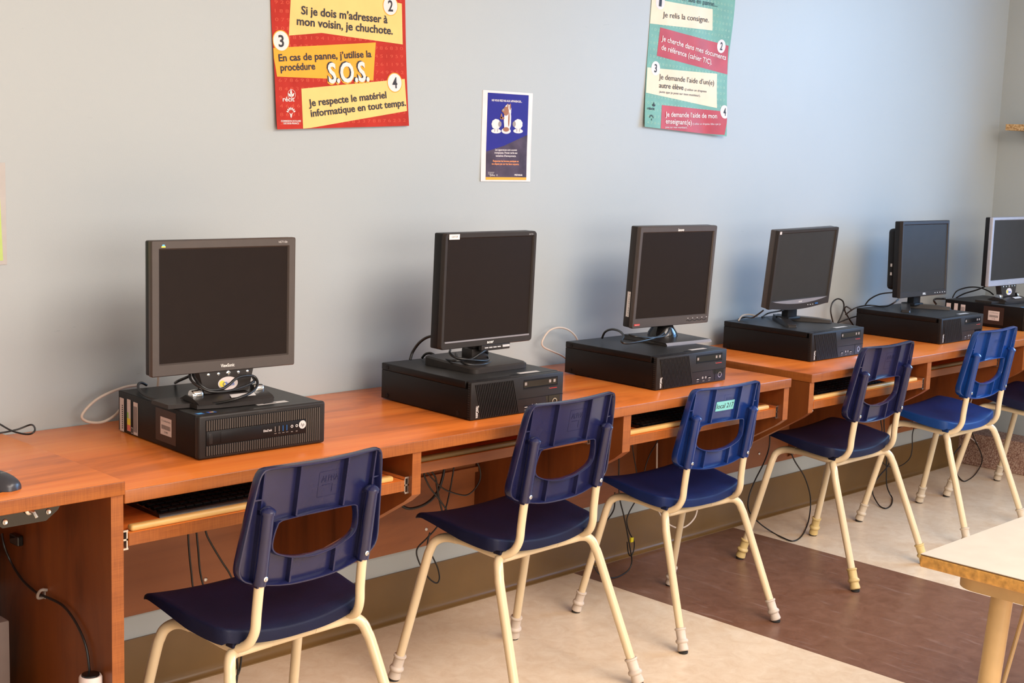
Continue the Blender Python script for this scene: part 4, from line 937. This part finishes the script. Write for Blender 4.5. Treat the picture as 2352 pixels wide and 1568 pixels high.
cable([(*ZB(600, 200), 'y', -.16), (*ZB(605, 400), 'y', -.16), (*ZB(625, 600), 'y', -.16), (*ZB(628, 800), 'y', -.16), (*ZB(630, 980), 'y', -.16), (*ZB(660, 1070), 'y', -.16), (*ZB(690, 1130), 'y', -.16), (*ZB(675, 1200), 'y', -.16), (*ZB(620, 1232), 'y', -.16), (*ZB(555, 1205), 'y', -.16), (*ZB(500, 1120), 'y', -.16), (*ZB(480, 1060), 'y', -.16), (*ZB(490, 980), 'y', -.16), (*ZB(560, 880), 'y', -.16), (*ZB(640, 790), 'y', -.16), (*ZB(665, 700), 'y', -.16), (*ZB(645, 600), 'y', -.16)], .0028, 'black cable hanging in a loop behind the fourth chair')
cable([(*ZB(1500, 300), 'y', -.14), (*ZB(1495, 430), 'y', -.14), (*ZB(1440, 540), 'y', -.14), (*ZB(1350, 650), 'y', -.14), (*ZB(1335, 760), 'y', -.14), (*ZB(1375, 870), 'y', -.14), (*ZB(1420, 930), 'y', -.14), (*ZB(1470, 942), 'y', -.14), (*ZB(1560, 880), 'y', -.14), (*ZB(1630, 770), 'y', -.14), (*ZB(1640, 690), 'y', -.14), (*ZB(1600, 580), 'y', -.14), (*ZB(1545, 460), 'y', -.14), (*ZB(1530, 330), 'y', -.14)], .0026, 'black cable looping on the floor beyond the fifth chair')
cable([(*ZB(1555, 500), 'y', -.10), (*ZB(1610, 600), 'y', -.10), (*ZB(1660, 670), 'y', -.10), (*ZB(1715, 690), 'y', -.10), (*ZB(1790, 665), 'y', -.10), (*ZB(1850, 625), 'y', -.10)], .0022, 'thin black cable with a yellow tag before the pebbled plinth')
p = aty(*ZB(1716, 685), -.102); m = MB(); m.box(p.x-.009, p.x+.009, p.y-.004, p.y+.003, p.z-.007, p.z+.007, bev=.001); tag(m.build('cable_tag', 'tag_yellow'), 'yellow tag on the cable before the pebbled plinth', 'tag')
cable([(*ZB(1840, -330), 'y', -.06), (*ZB(1845, 0), 'y', -.06), (*ZB(1845, 150), 'y', -.06), (*ZB(1845, 280), 'y', -.06), (*ZB(1875, 390), 'y', -.06), (*ZB(1900, 460), 'y', -.06)], .0024, 'black cable down the wall by the farthest chair')
cable([(*ZB(1390, 355), 'y', -.10), (*ZB(1430, 410), 'y', -.10), (*ZB(1480, 455), 'y', -.10), (*ZB(1550, 510), 'y', -.10), (*ZB(1600, 545), 'y', -.10), (*ZB(1640, 552), 'y', -.10)], .003, 'off-white cable behind the fifth chair', 'cable_white')
cable([(*ZB(1535, 60), 'y', -.12), (*ZB(1520, 110), 'y', -.12), (*ZB(1500, 170), 'y', -.12)], .003, 'off-white cable bit below the far desk', 'cable_white')
# cable held by a clip on the left desk panel, with a cylindrical plug
XP = .812
cable([(4, 1225, 'x', .80), (10, 1255, 'x', .80), (25, 1290, 'x', XP), (50, 1330, 'x', XP), (84, 1361, 'x', XP), (100, 1368, 'x', XP), (140, 1387, 'x', XP), (165, 1415, 'x', XP), (187, 1455, 'x', XP), (200, 1495, 'x', XP), (206, 1545, 'x', XP)], .0028, 'black cable clipped along the inner face of the left desk panel')
p = atx(96, 1363, .812); m = MB()
m.tube([(.8185, p.y-.012, p.z+.010), (.806, p.y-.010, p.z+.012), (.803, p.y, p.z), (.806, p.y+.004, p.z-.010), (.8185, p.y+.004, p.z-.010)], .0035, 8, smooth=4); m.box(.8165, .8190, p.y-.004, p.y+.006, p.z-.012, p.z+.010)
tag(m.build('cable_clip', 'clip_grey', smooth=60), 'grey clip holding the cable on the left desk panel', 'clip')
p = atx(208, 1550, .795); e = empty('power_adapter', p, 0); tag(e, 'light grey cylindrical plug with a white label hanging inside the left desk', 'plug')
m = MB(); m.lathe([(.0225, -.11), (.0235, -.105), (.0235, -.004), (.0215, 0)], (0, 0, 0), (0, 0, 1), 26, 0); m.lathe([(.019, -.002), (.018, .003), (.008, .004)], (0, 0, 0), (0, 0, 1), 26, 1); m.build('plug_body', ['label_pink', 'gloss_black'], e, smooth=40)
m = MB()
vs = [(.0238*math.cos(a), .0238*math.sin(a), z) for z in (-.06, -.018) for a in [(-2.6+i*.14) for i in range(11)]]
m.add(vs, [(i, i+1, i+12, i+11) for i in range(10)]); m.build('plug_label', 'label_white', e)
m = MB(); m.box(.50, .752, -.30, -.082, .0, .391, bev=.003); e2 = m.build('computer_tower', 'grey_box', smooth=30); tag(e2, 'grey-brown computer casing standing under the left desk at the frame edge', 'computer')

# ------------------------------------------------------------------ posters
def sheet(m, c, w, h, ang, off, mi=0, nx=22, ny=26):
    """c = bottom-left corner on the wall (x, z); off(u, v) distance from the wall"""
    ca, sa = math.cos(ang), math.sin(ang)
    def P(u, v, d=0):
        a, b = u*w, v*h; return (c[0]+a*ca-b*sa, -(off(u, v)+d), c[1]+a*sa+b*ca)
    vs = [P(i/nx, j/ny) for j in range(ny+1) for i in range(nx+1)]; K = (nx+1)*(ny+1)
    vs += [P(i/nx, j/ny, -.0006) for j in range(ny+1) for i in range(nx+1)]
    fs = []
    for j in range(ny):
        for i in range(nx):
            a = j*(nx+1)+i; fs.append((a, a+1, a+nx+2, a+nx+1)); fs.append((K+a, K+a+nx+1, K+a+nx+2, K+a+1))
    for i in range(nx):
        fs.append((i, K+i, K+i+1, i+1)); a = ny*(nx+1)+i; fs.append((a, a+1, K+a+1, K+a))
    for j in range(ny):
        a = j*(nx+1); fs.append((a, a+nx+1, K+a+nx+1, K+a)); a += nx; fs.append((a, K+a, K+a+nx+1, a+nx+1))
    m.add(vs, fs, mi); return P
def inv(c, w, h, ang):
    ca, sa = math.cos(ang), math.sin(ang)
    def f(px, py):     # picture point -> sheet coordinates (metres along, metres up)
        q = aty(px, py, -.004); dx, dz = q.x-c[0], q.z-c[1]; return (dx*ca+dz*sa, -dx*sa+dz*ca)
    return f
def fill(m, poly, F, mi, n=14):
    """tessellated polygon so that it follows the curved sheet"""
    bm = bmesh.new(); vs = [bm.verts.new((x, y, 0)) for x, y in poly]; bm.faces.new(vs)
    xs = [p[0] for p in poly]; ys = [p[1] for p in poly]
    for k in range(1, n):
        x = min(xs)+(max(xs)-min(xs))*k/n; bmesh.ops.bisect_plane(bm, geom=bm.verts[:]+bm.edges[:]+bm.faces[:], plane_co=(x, 0, 0), plane_no=(1, 0, 0))
        y = min(ys)+(max(ys)-min(ys))*k/n; bmesh.ops.bisect_plane(bm, geom=bm.verts[:]+bm.edges[:]+bm.faces[:], plane_co=(0, y, 0), plane_no=(0, 1, 0))
    bm.verts.index_update()
    m.add([F(v.co.x, v.co.y) for v in bm.verts], [[v.index for v in f.verts] for f in bm.faces], mi); bm.free()

# red poster
W1, H1, c1, a1 = .463, .61, (1.645, 1.470), .052
off1 = lambda u, v: .0016+.012*max(0, 1-v*2.2)**2*(1-.3*u)+.0015*math.sin(u*5+v*7)**2*(1-u)+.004*max(0, 1-u*4)*math.sin(min(1, v*1.7)*PI)**2
m = MB(); P1 = sheet(m, c1, W1, H1, a1, off1)
I1 = inv(c1, W1, H1, a1); K = lambda a, b: I1(580+a/4.9, b/4.9)
def cl(t): return min(max(t, .0005), .9995)
def L1(d): return lambda x, y: P1(cl(x/W1), cl(y/H1), d)
rd = random.Random(3)
for r in range(27):
    m.text(' '.join(rd.choice('0123456789') for _ in range(24)), (.012, .012+r*.0225), (W1-.012, .012+r*.0225), .009, L1(.00025), 5)
fill(m, [K(440, -190), K(410, 400), K(780, 370), K(1695, 500), K(1685, 40), K(1490, 0), K(1400, -190)][::1], L1(.0005), 1)
fill(m, [K(212, 540), K(1392, 478), K(1357, 905), K(262, 862)], L1(.0005), 2)
fill(m, [K(540, 998), K(1712, 888), K(1728, 1248), K(545, 1453)], L1(.0005), 1)
def circle(m, cx, cy, r, K, L, d, mi, W_, H_):
    a = K(cx, cy); 
    for rr, dd, mm in ((r*1.1, d, 2), (r, d+.0003, mi)):
        m.disc(a, rr, rr, L(dd), mm, 30)
for n_, cx, cy, r in (('2', 1555, 65, .0255), ('3', 318, 460, .0255), ('4', 1597, 930, .0255)):
    circle(m, cx, cy, r, K, L1, .0009, 3, W1, H1)
    a = K(cx, cy); m.text(n_, (a[0]-.009, a[1]-.015), (a[0]+.009, a[1]-.015), .030, L1(.0016), 4, bold=.02)
def line(m, s, a, b, h, K, L, mi, d=.0018, bold=.022): m.text(s, K(*a), K(*b), h, L(d), mi, bold=bold)
line(m, "Si je dois m\u2019adresser \u00e0", (548, 158), (1522, 262), .0215, K, L1, 4)
line(m, "mon voisin, je chuchote.", (498, 278), (1580, 388), .0215, K, L1, 4)
line(m, "En cas de panne, j\u2019utilise la", (285, 690), (1340, 642), .0185, K, L1, 4)
line(m, "proc\u00e9dure", (303, 798), (705, 780), .0185, K, L1, 4)
line(m, "Je respecte le mat\u00e9riel", (618, 1198), (1500, 1102), .0190, K, L1, 4)
line(m, "informatique en tout temps.", (638, 1314), (1718, 1188), .0190, K, L1, 4)
line(m, "S.O.S.", (838, 940), (1312, 918), .053, K, L1, 2, .0012, .05)
line(m, "S.O.S.", (840, 925), (1298, 903), .053, K, L1, 4, .0018, .035)
line(m, "S.O.S.", (852, 930), (1310, 908), .052, K, L1, 3, .0024, .03)
line(m, "r\u00e9cit", (322, 1140), (455, 1140), .012, K, L1, 3, .0013, .02)
line(m, "COMMISSION SCOLAIRE", (295, 1370), (520, 1370), .0045, K, L1, 3)
line(m, "DES BOIS-FRANCS", (325, 1397), (495, 1397), .0045, K, L1, 3)
def petal(m, K, L, cx, cy, ang, r0, r1, w, mi, d=.0014):
    a = K(cx, cy); ca, sa = math.cos(ang), math.sin(ang)
    q = [(r0, 0), ((r0+r1)/2, w), (r1, 0), ((r0+r1)/2, -w)]
    m.add([L(d)(a[0]+x*ca-y*sa, a[1]+x*sa+y*ca) for x, y in q], [(0, 3, 2, 1)], mi)
for k in range(7): petal(m, K, L1, 413, 1270, PI/2+(k-3)*.42, .007, .0165, .0022, 3)
petal(m, K, L1, 413, 1330, PI/2, 0, .013, .003, 3); petal(m, K, L1, 413, 1300, PI/2+.6, 0, .010, .0012, 3); petal(m, K, L1, 413, 1300, PI/2-.6, 0, .010, .0012, 3)
for an, l in ((PI/2, .024), (PI/2+.75, .016), (PI/2-.75, .016)): petal(m, K, L1, 420, 1095, an, .001, l, .0035, 3)
a = K(425, 1062); m.disc(a, .013, .013, L1(.0013), 3, 26, r0=.93)
o = m.build('poster', ['poster_red', 'poster_yellow', 'poster_orange', 'label_white', 'ink', 'poster_red_pale'], smooth=60)
tag(o, 'red and yellow laminated poster with S.O.S. and numbered rules in French', 'poster')

# teal poster
W2, H2, c2, a2 = .456, .61, (3.160, 1.524), -.045
off2 = lambda u, v: .0016+.012*max(0, 1-v*2.5)**2+.009*max(0, u-.72)/.28*(.5+.5*math.sin(v*9+1))+.0007*math.sin(u*9+v*5)**2
m = MB(); P2 = sheet(m, c2, W2, H2, a2, off2); I2 = inv(c2, W2, H2, a2); K = lambda a, b: I2(1450+a/4.75, b/4.75)
def L2(d): return lambda x, y: P2(cl(x/W2), cl(y/H2), d)
for r in range(27):
    m.text(' '.join(rd.choice('0123456789') for _ in range(24)), (.012, .012+r*.0225), (W2-.012, .012+r*.0225), .009, L2(.00025), 5)
fill(m, [K(220, -30), K(205, 255), K(888, 332), K(890, 100), K(400, 15)], L2(.0005), 1)
fill(m, [K(320, 298), K(283, 608), K(1050, 812), K(1060, 500)], L2(.0005), 2)
fill(m, [K(178, 735), K(157, 1010), K(918, 1178), K(940, 805)], L2(.0005), 1)
fill(m, [K(325, 1145), K(292, 1428), K(975, 1470), K(1035, 1220)], L2(.0005), 2)
for n_, cx, cy in (('1', 320, 25), ('2', 982, 505), ('3', 268, 745), ('4', 993, 1220)):
    a = K(cx, cy); m.disc(a, .024, .024, L2(.0009), 3, 28); m.text(n_, (a[0]-.007, a[1]-.013), (a[0]+.007, a[1]-.013), .027, L2(.0015), 4, bold=.02)
line(m, "Je relis la consigne.", (345, 185), (848, 245), .0185, K, L2, 4, bold=.0)
line(m, "Je cherche dans mes documents", (330, 440), (1030, 655), .0175, K, L2, 3, bold=.012)
line(m, "de r\u00e9f\u00e9rence (cahier TIC).", (328, 540), (880, 705), .0175, K, L2, 3, bold=.012)
line(m, "Je demande l\u2019aide d\u2019un(e)", (302, 862), (900, 930), .0180, K, L2, 4, bold=0)
line(m, "autre \u00e9l\u00e8ve", (300, 955), (565, 982), .0175, K, L2, 4, bold=.006)
line(m, "(j\u2019utilise un drapeau", (580, 985), (815, 1008), .008, K, L2, 4, bold=0)
line(m, "jaune que je pose sur mon moniteur).", (300, 1010), (748, 1055), .008, K, L2, 4, bold=0)
line(m, "Je demande l\u2019aide de mon", (355, 1270), (908, 1290), .0170, K, L2, 3, bold=.012)
line(m, "enseignant(e)", (352, 1345), (635, 1362), .0170, K, L2, 3, bold=.012)
line(m, "(j\u2019utilise un drapeau bleu que je", (648, 1360), (940, 1362), .007, K, L2, 3, bold=0)
line(m, "pose sur mon moniteur).", (345, 1395), (585, 1400), .007, K, L2, 3, bold=0)
line(m, "\u2026 suis en panne...", (560, 5), (935, 75), .0170, K, L2, 4, bold=0)
line(m, "r\u00e9cit", (163, 1192), (240, 1200), .009, K, L2, 4, bold=.02)
for k in range(7): petal(m, K, L2, 200, 1290, PI/2+(k-3)*.42, .006, .014, .0016, 4)
petal(m, K, L2, 200, 1318, PI/2, 0, .010, .002, 4)
for an, l in ((PI/2, .018), (PI/2+.75, .013), (PI/2-.75, .013)): petal(m, K, L2, 232, 1165, an, .001, l, .003, 4)
o = m.build('poster', ['poster_teal', 'poster_ivory', 'poster_red', 'label_white', 'ink', 'poster_teal_pale'], smooth=60)
tag(o, 'turquoise laminated poster with ivory and red numbered bands, curling at its right edge', 'poster')

# small blue letter-size poster
W3, H3, c3_, a3 = .2165, .276, (2.4055, 1.335), .0
off3 = lambda u, v: .0012+.002*max(0, 1-v*3)
m = MB(); P3 = sheet(m, c3_, W3, H3, a3, off3, 0, 8, 10); I3 = inv(c3_, W3, H3, a3); K = lambda a, b: I3(1090+a/6.533, 190+b/6.533)
def L3(d): return lambda x, y: P3(x/W3, y/H3, d)
def uv(u, v): return (u*W3, v*H3)
fill(m, [uv(.095, .048), uv(.915, .048), uv(.915, .975), uv(.095, .975)], L3(.0004), 1, 6)
fill(m, [uv(.095, .048), uv(.915, .048), uv(.915, .53), uv(.70, .47), uv(.45, .40), uv(.25, .36), uv(.095, .33)], L3(.0006), 2, 6)
fill(m, [uv(.095, .018), uv(.915, .018), uv(.915, .048), uv(.095, .048)], L3(.0006), 3, 4)
line(m, "NE VOUS FIEZ PAS AUX APPARENCES...", (265, 275), (718, 298), .0058, K, L3, 0, .001, .03)
for s, a, b in (("Les apparences sont souvent", (315, 1018), (642, 1022)), ("trompeuses. Prenez garde aux", (305, 1062), (650, 1066)), ("tentatives d\u2019hame\u00e7onnage.", (322, 1108), (628, 1112))): line(m, s, a, b, .0058, K, L3, 0, .001, .02)
for s, a, b in (("Respectez les bonnes pratiques et", (280, 1185), (665, 1190)), ("ne cliquez pas sur les liens suspects.", (262, 1228), (672, 1234))): line(m, s, a, b, .0055, K, L3, 4, .001, .02)
line(m, "Qu\u00e9bec", (228, 1398), (308, 1400), .006, K, L3, 0, .001, .0); line(m, "PR\u00c9VENIR", (600, 1395), (720, 1398), .005, K, L3, 0, .001, .03)
for i in range(2):
    for j in range(2): a = K(330+i*14, 1380+j*14); m.disc(a, .0012, .0012, L3(.001), 0, 4)
for j in range(3): line(m, "Votre gouvernement", (202, 1345+j*14), (300-j*10, 1347+j*14), .0022, K, L3, 0, .001, 0)
# generic woolly animals: two sheep and a taller figure in a fleece
def blob(cx, cy, rx, ry, mi, d=.001, bumps=0):
    a = K(cx, cy); s = .00102*.30
    n = 40; m.add([L3(d)(a[0]+rx*(1+bumps*abs(math.sin(4.5*t)))*math.cos(t), a[1]+ry*(1+bumps*abs(math.sin(4.5*t)))*math.sin(t)) for t in [2*PI*i/n for i in range(n)]], [list(range(n))], mi)
for cx, hx in ((330, 385), (660, 600)):
    blob(cx, 725, .021, .007, 0); blob(cx, 622, .0185, .0150, 0, .0012, .08); blob(hx, 620, .0070, .0085, 5, .0014)
    for dx in (-20, 20): blob(cx+dx, 712, .0012, .006, 5, .0013)
blob(480, 722, .020, .009, 0); blob(500, 560, .015, .038, 0, .0012, .06); blob(505, 420, .014, .019, 0, .0013, .08); blob(478, 425, .012, .014, 6, .0015); blob(450, 420, .011, .006, 6, .0016); blob(436, 408, .004, .004, 5, .0018)
blob(520, 550, .0032, .022, 6, .0015); blob(420, 530, .010, .004, 6, .0015); blob(408, 500, .0035, .008, 6, .0015); blob(478, 700, .013, .007, 6, .0015)
for dx in (505, 540): blob(dx, 360, .003, .010, 6, .0014)
o = m.build('poster', ['poster_white', 'poster_blue', 'poster_murk', 'poster_orange', 'print_orange', 'clip_grey', 'fur_brown'], smooth=60)
tag(o, 'small blue letter-size notice with cartoon sheep and an orange bottom stripe', 'poster')

# lime sheet in a sleeve at the left edge
m = MB(); m.box(.62, .899, -.0018, -.0006, 1.137, 1.372, 0); e = m.build('document_sleeve', 'plastic_sleeve'); tag(e, 'clear sleeve with a lime green sheet on the wall at the left edge', 'paper')
k = MB(); k.add([(.63, -.0022, 1.1465), (.8895, -.0022, 1.1465), (.8825, -.0022, 1.37), (.63, -.0022, 1.37)], [(0, 1, 2, 3)]); k.build('sheet', 'paper_lime', e)

# chipboard shelf on the right wall
e = empty('wall_shelf', (5.78, -.45, 1.6)); tag(e, 'chipboard shelf edge on the right wall at the frame edge', 'shelf')
k = MB(); k.box(-.16, -.0005, -.36, .34, -.014, .014); k.build('shelf_board', 'chipboard', e)
for y in (-.25, .22):
    k = MB(); k.prism([(-.001, -.10), (-.001, -.0145), (-.12, -.0145)], y, y+.003, 'xz'); k.build('shelf_bracket', 'cap_tan', e)

# ------------------------------------------------------------------ foreground table
zt_ = .70
A = Vector((1.866, -1.838, zt_)); e = empty('classroom_table', (A.x, A.y, 0), .0); tag(e, 'cream-topped classroom table with a worn yellow edge at the bottom right corner', 'table')
Lx, Ly = 1.25, .62
m = MB(); m.box(0, Lx, -Ly, 0, zt_-.0262, zt_-.0022, 1, bev=.004, seg=3); m.box(.0010, Lx-.001, -Ly+.001, -.001, zt_-.0022, zt_-.0012, 2); m.box(.0014, Lx-.0014, -Ly+.0014, -.0014, zt_-.0012, zt_, 0)
m.build('tabletop', ['table_top', 'worn_yellow_edge', 'dark_seam'], e, smooth=40)
m = MB()
def apron(pts):
    n = len(pts); vs = [(x, y, z) for x, y in pts for z in (zt_-.0265, zt_-.062)]
    vs2 = [(x*.985+.01, y*.985-.005, z) for x, y, z in vs]
    m.add(vs, [(2*i, 2*i+1, 2*i+3, 2*i+2) for i in range(n-1)]); m.add(vs2, [(2*i, 2*i+2, 2*i+3, 2*i+1) for i in range(n-1)])
    m.add([q for i in range(n) for q in (vs[2*i+1], vs2[2*i+1])], [(2*i, 2*i+1, 2*i+3, 2*i+2) for i in range(n-1)])
R_ = .05; x0, x1, y0, y1 = .045, Lx-.045, -Ly+.045, -.045
loop = []
for cx, cy, a0 in ((x0+R_, y1-R_, PI/2), (x0+R_, y0+R_, PI), (x1-R_, y0+R_, 1.5*PI), (x1-R_, y1-R_, 0)):
    loop += [(cx+R_*math.cos(a0+PI/2*i/8), cy+R_*math.sin(a0+PI/2*i/8)) for i in range(9)]
apron(loop+[loop[0]]); m.build('apron', 'table_leg', e, smooth=40)
for sx, sy in ((0, 0), (1, 0), (0, 1), (1, 1)):
    px = x0+.075 if not sx else x1-.075; py = y1-.075 if not sy else y0+.075
    dx = -.03 if not sx else .03; dy = .03 if not sy else -.03
    k = MB(); k.tube([(px, py, zt_-.027), (px+dx, py+dy, .03)], .021, 24); k.build('leg', 'table_leg', e, smooth=50)
    k2 = MB(); k2.lathe([(.0225, 0), (.0235, .004), (.0225, .034), (.021, .036)], (px+dx, py+dy, 0), (0, 0, 1), 24); k2.build('foot_cap', 'rubber_black', [c for c in e.children if c.name.startswith('leg')][-1])
    k = MB(); k.tube([(px+(.13 if not sx else -.13), py, zt_-.06), (px+dx*.9, py+dy*.9, .17)], .0045, 10); k.build('brace', 'table_leg', e)
